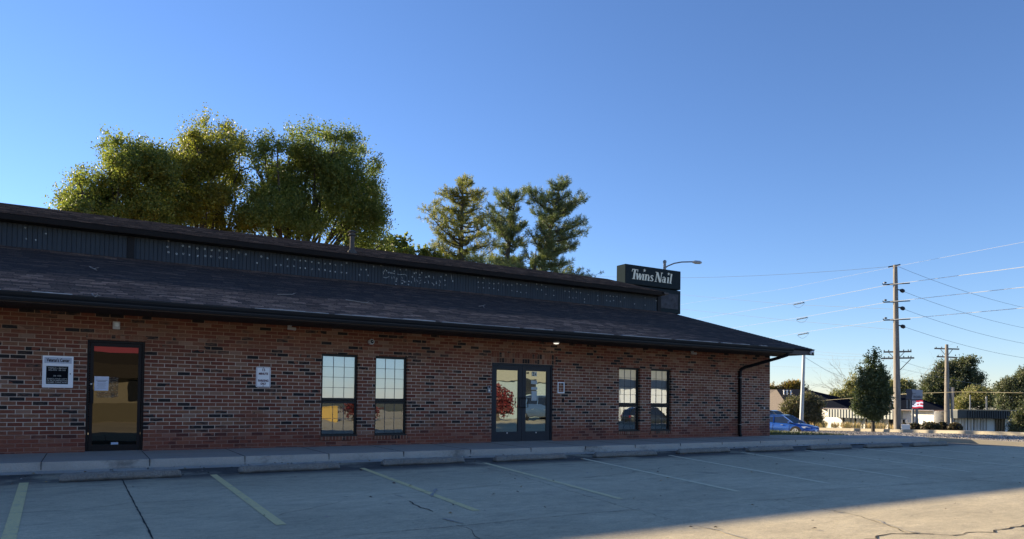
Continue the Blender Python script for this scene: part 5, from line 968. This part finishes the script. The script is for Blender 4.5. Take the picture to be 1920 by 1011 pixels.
for a, b in ((1581.5, 1586.5), (1603.5, 1608.5), (1624, 1629), (1646, 1651), (1667.5, 1677.5), (1693.5, 1699.5)):
    u0, u1 = fp(a), fp(b); mb = MB(); c = WA+dA*(u0+u1)/2-nA*0.03; mb.obox((c.x, c.y, (zc0-2.6)/2), dA*(u1-u0)/2, nA*0.04, Vector((0, 0, (zc0+2.6)/2))); wn = mb.build('window', M['winfar'], wb)
    mb = MB()
    for uu in (u0-0.07, u1+0.07): c = WA+dA*uu-nA*0.10; mb.obox((c.x, c.y, (zc0-2.6)/2), dA*0.07, nA*0.12, Vector((0, 0, (zc0+2.6)/2)))
    mb.build('jamb', M['whitewall'], wn)
for px in (1596, 1616, 1637, 1657, 1710, 1730): u0 = fp(px); mb = MB(); c = WA+dA*u0-nA*0.05; mb.obox((c.x, c.y, (zc0-2.6)/2), dA*0.09, nA*0.07, Vector((0, 0, (zc0+2.6)/2))); mb.build('pilaster', M['ribgrey'] if px < 1700 else M['whitewall'], wb)
# end wall turned away from the sun
WC = V3(1779, 807, 91); e_, dE, nE = facade(WB_+Vector((0.02, 0, 0)), WC, -3, zt1-0.03, 4, M['whitewall'], wb, 'end_wall')
mb = MB(); c0, c1 = WA-nA*0.35-dA*0.1, WB_-nA*0.35; mb.beam(Vector((c0.x, c0.y, zt1+0.03)), Vector((c1.x, c1.y, zt1+0.03)), 0.7, 0.06); mb.beam(Vector((WB_.x, WB_.y, zt1+0.05))-nE*0.3, Vector((WC.x, WC.y, zt1+0.05))-nE*0.3, 0.6, 0.10); mb.build('eaves', simple('rusty_eaves', (0.12, 0.07, 0.05), .8, var=.3), wb)
# dark roofs built as real hipped volumes: ridge and eaves taken at their own distances
def hip(name, eave, ridge, mat, parent, thick=0.2):
    mb = MB(); n = len(eave); mb.v = [tuple(p) for p in eave]+[tuple(p) for p in ridge]+[(p[0], p[1], p[2]-thick) for p in eave]
    r0, r1 = n, n+len(ridge)-1; mb.f = [[0, 1, r1, r0], [1, 2, r1], [2, 3, r0, r1], [3, 0, r0], [n+2, n+3, n+4, n+5]]; mb.m = [0]*5
    for i in range(4): mb.f.append([i, (i+1) % 4, n+2+(i+1) % 4, n+2+i]); mb.m.append(0)
    return mb.build(name, mat, parent)
E0, E1, E2, E3 = V3(1465, 767.5, 128), V3(1607, 767.0, 112), V3(1680, 766.5, 140), V3(1500, 767, 160); 
for e in (E1, E2, E3): e.z = E0.z
hip('roof', [E0, E1, E2, E3], [V3(1457, 729.5, 139), V3(1511, 730, 132)], M['roofdark'], wb)
F0, F1, F2, F3 = V3(1640, 767, 104), V3(1775, 768.5, 98), V3(1790, 768, 118), V3(1650, 767, 126)
for e in (F1, F2, F3): e.z = F0.z
hip('roof', [F0, F1, F2, F3], [V3(1668, 739, 113), V3(1703, 741, 110)], M['roofdark'], wb)
mb = MB()
for px, py in ((1588, 757), (1470, 733), (1476, 733.5), (1483, 734), (1674, 757), (1688, 758)): p = V3(px, py, 106 if px > 1650 else 126); mb.lathe(p, [(0.10, -0.6), (0.10, 0.05), (0.15, 0.05), (0.15, 0.14)], 8)
mb.build('roof_vent', M['white'], wb); p = V3(1673, 754, 108); mb = MB(); mb.box(p.x-0.5, p.x+0.5, p.y-.5, p.y+.5, p.z-1.2, p.z+1.0); mb.build('rooftop_unit', simple('unit_grey', (.3, .32, .34), .6, var=.4, scale=2), wb, bevel=.05)
# cream building with brown shake roof, cut by our wall corner
cb_ = empty('cream_building', tuple(V3(1440, 800, 82)), 'cream walled building with weathered brown shake roof just right of the brick corner', 'building')
a, b = V3(1400, 790, 84), V3(1474, 790, 80); zt_ = at(1450, 768, 82)[2]; mb = MB(); d_ = (b-a).normalized(); n_ = a-Vector(CAMP); n_.z = 0; n_.normalize()
mb.prism([(a.x, a.y), (b.x, b.y), (b.x+n_.x*12, b.y+n_.y*12), (a.x+n_.x*12, a.y+n_.y*12)], -2.5, zt_, plane='xy'); mb.build('wall', M['creamwall'], cb_)
a2, b2 = V3(1396, 768, 83.5), V3(1482, 768, 79.5); a2.z = b2.z = zt_; t1_, t2_ = V3(1396, 731, 87), V3(1456, 730.5, 85.5); mb = MB(); mb.add([a2, b2, t2_, t1_], [(0, 1, 2, 3)]); mb.add([b2, b2+n_*5, t2_+n_*0.5], [(0, 1, 2)]); mb.add([t1_, t2_, t2_+n_*3-Vector((0, 0, 2)), t1_+n_*3-Vector((0, 0, 2))], [(0, 1, 2, 3)]); mb.add([a2, b2, b2-Vector((0, 0, .3)), a2-Vector((0, 0, .3))], [(0, 1, 2, 3)]); mb.build('roof', M['roofbrown'], cb_, normals=False)
# dark fronted building
DA_, DB_ = V3(1783, 813, 80), V3(1898, 815, 84); db = empty('dark_fronted_building', tuple(DA_), 'low pale building with dark ribbed metal fascia and glass entrance at the right', 'building')
ztd = at(1840, 770, 79)[2]; zcd = at(1840, 785.5, 79)[2]; ww, dD, nD = facade(DA_, DB_, -3, ztd-0.1, 12, M['whitewall'], db)
L = (DB_-DA_).length
def fu(px): return L*(px-1783)/115.0
a, b = DA_-nD*0.5-dD*0.1, DB_-nD*0.5+dD*0.1; mb = MB(); mb.beam(Vector((a.x, a.y, (zcd+ztd)/2)), Vector((b.x, b.y, (zcd+ztd)/2)), 1.0, ztd-zcd); u = fu(1801)
while u < L: q = DA_+dD*u-nD*1.03; mb.obox((q.x, q.y, (zcd+ztd)/2), dD*0.055, nD*0.05, Vector((0, 0, (ztd-zcd)/2-0.04))); u += 0.24
cn = mb.build('fascia', M['ribdark'], db); mb = MB(); mb.beam(Vector((a.x, a.y, ztd+0.03)), Vector((b.x, b.y, ztd+0.03)), 1.15, 0.06); mb.build('coping', simple('tan_coping', (.30, .26, .18), .7), cn)
for a, b in ((1786, 1789.5), (1799, 1802), (1810.5, 1814), (1822, 1826), (1834, 1837.5), (1845, 1849)):
    u0, u1 = fu(a), fu(b); mb = MB(); c = DA_+dD*(u0+u1)/2-nD*0.02; mb.obox((c.x, c.y, (zcd-1.25)/2+0.15), dD*(u1-u0)/2, nD*0.03, Vector((0, 0, (zcd+1.25)/2))); wn = mb.build('window', M['winfar'], db)
    mb = MB(); c = DA_+dD*(u0-0.12)-nD*0.12; mb.obox((c.x, c.y, (zcd-2)/2), dD*0.06, nD*0.14, Vector((0, 0, (zcd+2)/2))); mb.build('fin', M['whitewall'], wn)
u0, u1 = fu(1866), fu(1882); mb = MB(); c = DA_+dD*(u0+u1)/2-nD*0.02; mb.obox((c.x, c.y, (zcd-2)/2), dD*(u1-u0)/2, nD*0.04, Vector((0, 0, (zcd+2)/2))); en = mb.build('entrance', M['winfar'], db); mb = MB()
for k in (0, .33, .62, 1.0): c = DA_+dD*(u0+(u1-u0)*k)-nD*0.08; mb.obox((c.x, c.y, (zcd-2)/2), dD*0.035, nD*0.03, Vector((0, 0, (zcd+2)/2)))
c = DA_+dD*(u0+u1)/2-nD*0.08; mb.obox((c.x, c.y, -0.05), dD*(u1-u0)/2, nD*0.03, Vector((0, 0, 0.04))); mb.build('entrance_frame', M['tanbase'], en)
# hedges, street sign, service box, dry grass
for i, (px, py, rx, ry, d, n, lab) in enumerate([(1745, 803, 17, 9.5, 66, 5200, 'largest clipped bronze hedge ball, right of the street sign posts'), (1715, 803, 14, 8, 68, 3800, 'clipped bronze hedge ball behind the street sign posts'), (1768, 802.5, 9, 9, 68, 3000, 'clipped bronze hedge ball just left of the shorter utility pole'), (1791, 803.5, 12, 8, 67, 3600, 'clipped dark hedge ball just right of the shorter utility pole'), (1696, 801.5, 7, 5, 70, 1500, 'small clipped bronze hedge behind the white service box')]):
    c = at(px, py, d); k = d*math.cos(YAW-math.atan2(c[1]-CAMP[1], c[0]))/FPX; t = empty('hedge_ball', (c[0], c[1], c[2]-ry*k), lab, 'hedge', 'clipped hedges by the street'); leaf_cloud('leaves', [(tuple(c), (rx*k, rx*k*0.8, ry*k))], n, 0.12, M['bushB' if i != 3 else 'bushB'], t, 60+i, twig=0.10, shell=0.85, elong=1.2)
    bm = bmesh.new(); bmesh.ops.create_icosphere(bm, subdivisions=3, radius=1); bmesh.ops.scale(bm, verts=bm.verts, vec=(rx*k*0.9, rx*k*0.72, ry*k*0.92)); bmesh.ops.translate(bm, verts=bm.verts, vec=Vector(c)); me = bpy.data.meshes.new('core'); bm.to_mesh(me); bm.free(); finish('core', me, simple('hedge_core', (.02, .014, .01), 1), t)
SD = 68; sp0, sp1 = V3(1711.5, 808, SD), V3(1719, 808, SD); ss = empty('street_sign', tuple(sp0), 'street sign on two posts with grey name board over a flag picture screen', 'sign'); kk = SD*math.cos(R(29.5-58.9))/FPX; rt = pdir(1715, SD); nn = Vector((rt.y, -rt.x, 0))
if nn.dot(Vector((CAMP[0], CAMP[1], 0))-sp0) < 0: nn = -nn
def SP(px, py, o=0.0): v_ = V3(px, py, SD); q = sp0+rt*((v_-sp0).dot(rt)); return Vector((q.x, q.y, v_.z))+nn*o
for p in (sp0, sp1): mb = MB(); mb.tube([p+Vector((0, 0, -.3)), Vector((p.x, p.y, SP(1715, 766).z))], 0.10, 10); mb.build('post', M['steel'], ss)
def panel(pts, o, th, mat, name, parent=None):
    mb = MB(); n = len(pts); f = [SP(x, y, o) for x, y in pts]; bk = [SP(x, y, o-th) for x, y in pts]; mb.v = [tuple(q) for q in f+bk]; mb.f = [list(range(n)), [n+i for i in range(n)][::-1]]+[[i, (i+1) % n, n+(i+1) % n, n+i] for i in range(n)]; mb.m = [0]*len(mb.f); return mb.build(name, mat, parent or ss)
panel([(1709.5, 730), (1730, 731.5), (1729.5, 748.5), (1709.5, 749)], 0.10, 0.5, simple('grey_board', (.33, .36, .42), .5, var=.04), 'name_board'); panel([(1698, 730), (1709.3, 730), (1711, 738), (1709.3, 749), (1698, 749), (1700, 740)], 0.12, 0.5, simple('slate_panel', (.055, .06, .085), .5), 'side_board')
panel([(1699.5, 750), (1703, 750), (1703, 766), (1699.5, 766)], 0.05, 0.2, M['steel'], 'side_post'); panel([(1705.5, 750), (1709, 750), (1709, 766), (1705.5, 766)], 0.05, 0.2, M['steel'], 'side_post'); panel([(1703, 750), (1705.5, 750), (1705.5, 766), (1703, 766)], 0.03, 0.1, M['black'], 'back_panel')
def emis(name, c, st): t = NT(name); t.col(c); t.b.inputs['Emission Color'].default_value = (*c, 1); t.b.inputs['Emission Strength'].default_value = st; return t.set(Roughness=.4)
sc = panel([(1709.7, 750), (1731, 750.5), (1731, 766), (1709.7, 766)], 0.12, 0.35, emis('screen_blue', (.01, .015, .06), .3), 'screen')
red_, wht_ = emis('screen_red', (.42, .02, .03), .5), emis('screen_white', (.60, .58, .62), .5)
for k in range(5):
    y0 = 750.8+k*3.0; q = []
    for i in range(7): x = 1718-(k > 2)*7.5+i*((1730.6-(1718-(k > 2)*7.5))/6); q.append((x, y0+0.7*math.sin(i*1.1)))
    panel(q+[(x, min(y+2.9, 765.8)) for x, y in q[::-1]], 0.135, 0.01, red_ if k % 2 == 0 else wht_, 'stripe', sc)
for i in range(3):
    for j in range(3): x, y = 1711+i*2.3, 752+j*2.4; panel([(x, y), (x+.9, y), (x+.9, y+.9), (x, y+.9)], 0.14, 0.01, wht_, 'star', sc)
m4 = SP(1720, 762); text('42', m4.x+nn.x*0.16, m4.y+nn.y*0.16, m4.z, 0.48, wht_, sc, w=0.48, ax=rt, off=.02) if True else None
tp = SP(1720.3, 746.5); text('TROXELL', tp.x+nn.x*0.12, tp.y+nn.y*0.12, tp.z, 0.27, M['ink'], ss, w=0.66, ax=rt, off=.01); tp = SP(1714.5, 739.3); text('R.W.', tp.x+nn.x*0.12, tp.y+nn.y*0.12, tp.z, 0.13, M['ink'], ss, w=0.22, ax=rt, off=.01)
p = V3(1698, 809, 66); mb = MB(); mb.obox((p.x, p.y, p.z+.27), rt*0.32, nn*0.25, Vector((0, 0, .3))); tag(mb.build('service_box', M['white'], None, org=tuple(p), bevel=.02), 'small white utility service box at the foot of the tall pole', 'box')
rg = np.random.default_rng(9); n = 9000; u = rg.random(n); px = 1430+u*275; dd_ = 70+rg.random(n)*14; C = np.array([at(x, 806, d) for x, d in zip(px, dd_)]); dens = (np.sin(px*0.29)+np.sin(px*0.115+1)+rg.normal(size=n)*.7) > 0.2; C = C[dens]; C[:, 2] = [g(x) for x in C[:, 0]]; n = len(C); h = 0.3+0.5*rg.random(n); Vd = np.stack([rg.normal(size=n)*.12, rg.normal(size=n)*.12, h/2], 1); C = C+Vd; C[:, 2] += 0.05
tag(quads('tall_grass', C, unit(np.cross(Vd, rg.normal(size=(n, 3))))*0.022, Vd, M['straw'], None), 'tall dry straw coloured grass in front of the white building', 'grass', kind='stuff')
rg = np.random.default_rng(19); n = 9000; C = np.stack([20.9+rg.random(n)*5.0, 0.4+rg.random(n)*7, np.zeros(n)], 1); h = 0.06+0.09*rg.random(n); Vd = np.stack([rg.normal(size=n)*.03, rg.normal(size=n)*.03, h/2], 1); C[:, 2] = 0.02; C = C+Vd
tag(quads('lawn_grass', C, unit(np.cross(Vd, rg.normal(size=(n, 3))))*0.008, Vd, M['farD'], None), 'strip of short green grass beyond the raised walk at the building corner', 'grass', kind='stuff')

# ------------------------------------------------------------------ cars
def car(name, org, heading, paint, label, suv=False, sc=1.0, parts=True):
    """x forward, origin mid ground; lofted body sections."""
    H = Vector((math.cos(heading), math.sin(heading), 0)); Lf = Vector((-H.y, H.x, 0)); O = Vector(org); T = empty(name, org, label, 'car')
    def Wp(x, y, z): return O+(H*x+Lf*y+Vector((0, 0, z)))*sc
    if suv: st = [(-2.35, .62, .45, .95, .80), (-2.30, .82, .38, 1.05, .86), (-1.9, .90, .28, 1.08, .88), (-1.4, .93, .25, 1.09, .9), (0, .94, .24, 1.07, .9), (1.0, .93, .25, 1.04, .89), (1.35, .92, .27, 1.00, .86), (1.9, .90, .28, .94, .80), (2.2, .82, .34, .84, .70), (2.33, .62, .42, .70, .55)]; gh = [(-2.22, 1.05, .80), (-2.0, 1.55, .70), (-1.7, 1.66, .68), (.1, 1.68, .66), (.35, 1.62, .65), (1.15, 1.03, .80)]
    else: st = [(-2.38, .60, .48, .86, .66), (-2.32, .80, .36, .98, .76), (-1.9, .88, .26, 1.01, .80), (-1.4, .90, .22, .99, .84), (0, .91, .20, .93, .86), (.9, .90, .20, .91, .84), (1.3, .90, .22, .89, .80), (1.85, .88, .24, .80, .74), (2.2, .80, .28, .70, .62), (2.36, .58, .34, .60, .48)]; gh = [(-1.95, 1.00, .72), (-1.3, 1.32, .60), (-.9, 1.42, .57), (.1, 1.46, .56), (.35, 1.43, .56), (1.25, .90, .74)]
    bm = bmesh.new(); rings = []
    for x, w, zb, zt, wt in st:
        zm = (zb+zt)/2+0.05; sec = [(w*.86, zb), (w*.97, zb+.06), (w, zm-.08), (w*.985, zm+.08), (wt*1.0, zt-.05), (wt*.9, zt), (0, zt+(.035 if x > .9 else .01))]; ring = [bm.verts.new(Wp(x, y, z)) for y, z in sec]+[bm.verts.new(Wp(x, -y, z)) for y, z in sec[:-1][::-1]]; rings.append(ring)
    m = len(rings[0])
    for i in range(len(rings)-1):
        for k in range(m): bm.faces.new((rings[i][k], rings[i][(k+1) % m], rings[i+1][(k+1) % m], rings[i+1][k]))
    bm.faces.new(rings[0]); bm.faces.new(rings[-1][::-1]); bmesh.ops.recalc_face_normals(bm, faces=bm.faces); me = bpy.data.meshes.new('body'); bm.to_mesh(me); bm.free(); body = finish('body', me, paint, T, smooth=True)
    # cabin glass loft and painted roof
    bm = bmesh.new(); rings = []; ztop = [z for _, z, _ in gh]; base = {True: 1.0, False: .88}[suv]
    gx = [gh[0][0], gh[1][0], gh[2][0], gh[3][0], gh[4][0], gh[5][0]]
    for x, z, w in gh: rings.append([bm.verts.new(Wp(x, s_*ww, zz)) for s_, ww, zz in ((1, (.83 if not suv else .87), base-.02), (1, w+.02, z-.05), (1, w-.12, z), (-1, w-.12, z), (-1, w+.02, z-.05), (-1, (.83 if not suv else .87), base-.02))])
    for i in range(len(rings)-1):
        for k in range(5): bm.faces.new((rings[i][k], rings[i][k+1], rings[i+1][k+1], rings[i+1][k]))
    bmesh.ops.recalc_face_normals(bm, faces=bm.faces); me = bpy.data.meshes.new('cabin_glass'); bm.to_mesh(me); bm.free(); finish('cabin_glass', me, M['glasscar'], T)
    mb = MB(); 
    for i in range(1, 4): (xa, za, wa), (xb, zb, wb2) = gh[i], gh[i+1]; mb.add([Wp(xa, wa+.01, za-.03), Wp(xb, wb2+.01, zb-.03), Wp(xb, wb2-.11, zb+.012), Wp(xa, wa-.11, za+.012), Wp(xb, -wb2+.11, zb+.012), Wp(xa, -wa+.11, za+.012), Wp(xb, -wb2-.01, zb-.03), Wp(xa, -wa-.01, za-.03)], [(0, 1, 2, 3), (3, 2, 4, 5), (5, 4, 6, 7)])
    hw = .85 if not suv else .89
    for s_ in (1, -1):
        for (xa, ya, za), (xb, yb, zb), w_ in [((gh[4][0], gh[4][2], gh[4][1]-.02), (gh[5][0]+.03, hw-.05, base), .055), ((gh[1][0]-.05, gh[1][2]+.02, gh[1][1]-.05), (gh[0][0], hw-.06, base+.02), .09), ((-.35, gh[3][2]+.02, gh[3][1]-.05), (-.25, hw, base), .07), ((-1.35, gh[2][2]-.0, gh[2][1]-.13), (-1.25, hw, base), .06)]: mb.beam(Wp(xa, s_*ya, za), Wp(xb, s_*yb, zb), w_*sc, .05*sc)
        mb.beam(Wp(gh[1][0], s_*(gh[1][2]+.02), gh[1][1]-.05), Wp(gh[4][0], s_*(gh[4][2]+.02), gh[4][1]-.04), .05, .05)
    mb.build('roof', paint, T)
    blk = M['black']; ax = 1.42 if not suv else 1.45; wr = .325 if not suv else .36
    for x in (ax, -ax):
        for s_ in (1, -1):
            c = Wp(x, s_*.80, wr); y = Lf*s_; u_ = Vector((0, 0, 1)); 
            def ringm(prof, mat, nm, par):
                mb = MB(); N = 24; base_ = 0
                for r_, o_ in prof:
                    for k in range(N): a = 2*math.pi*k/N; mb.v.append(tuple(c+(H*math.cos(a)+u_*math.sin(a))*r_*sc+y*o_*sc))
                for i in range(len(prof)-1):
                    for k in range(N): mb.f.append([i*N+k, i*N+(k+1) % N, (i+1)*N+(k+1) % N, (i+1)*N+k]); mb.m.append(0)
                mb.f.append([(len(prof)-1)*N+k for k in range(N)]); mb.m.append(0); return mb.build(nm, mat, par, smooth=False)
            ringm([(wr+.075, .02), (wr+.075, .118), (wr+.01, .118)], blk, 'wheel_arch', T)
            wh = ringm([(wr*.9, -.1), (wr, -.07), (wr, .10), (wr*.92, .125), (wr*.70, .125)], blk, 'wheel', T)
            rm = ringm([(wr*.70, .10), (wr*.68, .132), (wr*.60, .132), (wr*.56, .10), (.01, .09)], M['black'], 'rim_well', wh)
            mb = MB()
            for k in range(5): a = 2*math.pi*k/5+.3; dv = H*math.cos(a)+u_*math.sin(a); mb.beam(c+y*.13*sc+dv*.03, c+y*.135*sc+dv*wr*.68*sc, .085*sc, .02*sc, up=tuple(y))
            for k in range(24): a, b = 2*math.pi*k/24, 2*math.pi*(k+1)/24; mb.beam(c+y*.134*sc+(H*math.cos(a)+u_*math.sin(a))*wr*.66*sc, c+y*.134*sc+(H*math.cos(b)+u_*math.sin(b))*wr*.66*sc, .035*sc, .02*sc, up=tuple(y))
            mb.build('rim', M['alu'], wh)
    fx = 2.2; hl = simple('headlight_clear', (.62, .64, .66), .15, var=.1)
    for s_ in (1, -1):
        zf = .60 if not suv else .72; mb = MB(); P = [(1.78, .835, zf+.10), (1.98, .845, zf-.01), (2.20, .74, zf-.04), (2.315, .56, zf-.03), (2.30, .54, zf+.05), (2.12, .70, zf+.125)]
        mb.add([Wp(x+.03, s_*(y+.035), z) for x, y, z in P]+[Wp(x-.05, s_*(y-.08), z) for x, y, z in P], [list(range(6)), [6+i for i in range(6)]]+[[i, (i+1) % 6, 6+(i+1) % 6, 6+i] for i in range(6)]); mb.build('headlight', hl, T)
        mb = MB(); mb.obox(Wp(-2.28, s_*.72, .80 if not suv else .92), H*.06, Lf*.13, Vector((0, 0, .09))); mb.build('tail_light', simple('tail_red', (.5, .02, .02), .2), T)
        mb = MB(); mb.obox(Wp(.98, s_*.95, .98 if not suv else 1.08), H*.07, Lf*.09, Vector((0, 0, .065))); mb.build('mirror', paint, T, bevel=.015)
        for x in (-.32, .78): mb = MB(); mb.obox(Wp(x-.35, s_*.915, .78), H*.09, Lf*.02, Vector((0, 0, .015))); mb.build('door_handle', M['chrome'], T)
        mb = MB()
        for x in (-.28, .93, -1.25): mb.beam(Wp(x, s_*.915, .30), Wp(x+(.02), s_*.90, .86), .012, .012)
        mb.build('door_seam', blk, T)
    mb = MB(); mb.add([Wp(2.35, y, z) for y, z in ((-.5, .50), (.5, .50), (.46, .62), (-.46, .62))]+[Wp(2.25, y, z) for y, z in ((-.5, .50), (.5, .50), (.46, .62), (-.46, .62))], [(0, 1, 2, 3), (0, 1, 5, 4), (3, 2, 6, 7), (0, 3, 7, 4), (1, 2, 6, 5)]); mb.obox(Wp(2.33, 0, .30), H*.06, Lf*.52, Vector((0, 0, .055))); mb.build('grille', blk, T)
    mb = MB(); mb.obox(Wp(2.41, 0, .40), H*.01, Lf*.15, Vector((0, 0, .07))); mb.build('license_plate', M['white'], T)
    return T
def carpaint(name, c, met=.35): t = NT(name); t.col(c); t.b.inputs['Coat Weight'].default_value = 1.0; t.b.inputs['Coat Roughness'].default_value = .04; return t.set(Roughness=.32, Metallic=met)
hd = R(-81); cf = V3(1531, 818, 52.5); cc = cf-Vector((math.cos(hd), math.sin(hd), 0))*2.45; cc.z = g(cc.x)+0.0
car('blue_sedan', tuple(cc), hd, carpaint('blue_paint', (.012, .085, .36)), 'metallic blue sedan parked at the right corner of the brick building')
c2 = V3(1447, 800, 60); c2.z = g(c2.x)+0.05; car('dark_suv', tuple(c2), R(-75), carpaint('dark_paint', (.02, .02, .024)), 'dark car mostly hidden by the wall corner behind the blue sedan', suv=True)

# ------------------------------------------------------------------ across the lot, behind the camera: what the glass mirrors
ob = empty('tan_brick_building', (-3, -22, 0), 'low tan brick building across the lot, seen only mirrored in the brown door', 'building')
mb = MB(); mb.box(-22, 8, -36, -22, 0, 2.3); mb.build('wall', M['tanbrick'], ob); mb = MB(); mb.box(-22.1, 8.1, -21.99, -21.80, 0, 0.86); mb.build('plinth', M['tanbase'], ob)
mb = MB(); mb.prism([(-21.3, 2.12), (-21.3, 2.75), (-23, 3.9), (-36.6, 3.9), (-36.6, 2.3), (-22, 2.3)], -23, 9); mb.build('roof', simple('opp_roof', (.03, .022, .014), .8), ob)
mb = MB(); mb.box(1.75, 2.9, -21.97, -21.90, 1.0, 1.95); mb.build('window', M['winfar'], ob)
ob2 = empty('beige_building', (45, -50, 0), 'two storey beige building across the lot, seen only mirrored in the double door', 'building'); mb = MB(); mb.box(34, 62, -62, -48, 3.2, 6.4); mb.build('upper_wall', simple('beige_wall', (.24, .235, .20), .9), ob2); mb = MB(); mb.box(34.3, 61.7, -61.7, -48.3, -.8, 3.2); mb.build('lower_wall', simple('pale_wall', (.24, .29, .32), .9), ob2); mb = MB(); mb.box(33.5, 62.5, -62.5, -47.5, 6.4, 6.8); mb.build('roof', M['roofdark'], ob2); mb = MB(); mb.box(40, 42, -47.97, -47.9, 2, 3.5); mb.box(46, 48, -47.97, -47.9, 2, 3.5); mb.build('window', M['winfar'], ob2)
def box_tree(name, base, cl, n, size, mat, lab, seed, cat='tree', r0=.12): t = empty(name, base, lab, cat); leaf_cloud('crown', cl, n, size, M[mat], t, seed, twig=.3); limbs('trunk', base, [c for c, r in cl], r0, M['bark'], t, seed)
box_tree('red_maple', (21.7, -21, 0), [((21.7, -21, 1.35), (.75, .7, .55)), ((21.9, -20.9, .85), (.6, .6, .4)), ((21.4, -21.2, 1.75), (.35, .4, .25))], 3600, .10, 'redleaf', 'small red maple across the lot, mirrored in the double door', 71)
box_tree('red_shrub', (12.9, -22, 0), [((12.9, -22, .6), (.6, .5, .3)), ((13.8, -22.4, .6), (.7, .5, .32))], 1800, .09, 'redleaf', 'low red shrub across the lot, mirrored in the left windows', 72, 'shrub', .06)
car('blue_suv', (27.0, -23.2, g(27)), R(80), carpaint('greyblue_paint', (.08, .14, .26), .3), 'grey blue estate car across the lot, mirrored in the double door', suv=True)
car('parked_car', (40.0, -27.5, g(40)), R(10), carpaint('charcoal_paint', (.03, .035, .04), .3), 'dark parked car across the lot, mirrored in the right windows', suv=True)
mb = MB(); mb.box(10.9, 11.8, -22.3, -21.5, 0, .80); mb.box(10.88, 11.82, -22.32, -21.48, .74, .82); tag(mb.build('yellow_bin', M['yellow'], None, org=(12.4, -22, 0), bevel=.02), 'yellow bin across the lot, mirrored in the first window', 'bin')
wb2 = empty('white_shed', (56, -34, 0), 'white walled shed across the lot, mirrored in the right windows', 'building'); mb = MB(); mb.box(44, 58, -46, -36, -1, 2.6); mb.build('wall', M['whitewall'], wb2); mb = MB(); mb.prism([(-46.4, 2.6), (-35.6, 2.6), (-41, 3.6)], 43.6, 58.4); mb.build('roof', M['roofdark'], wb2)
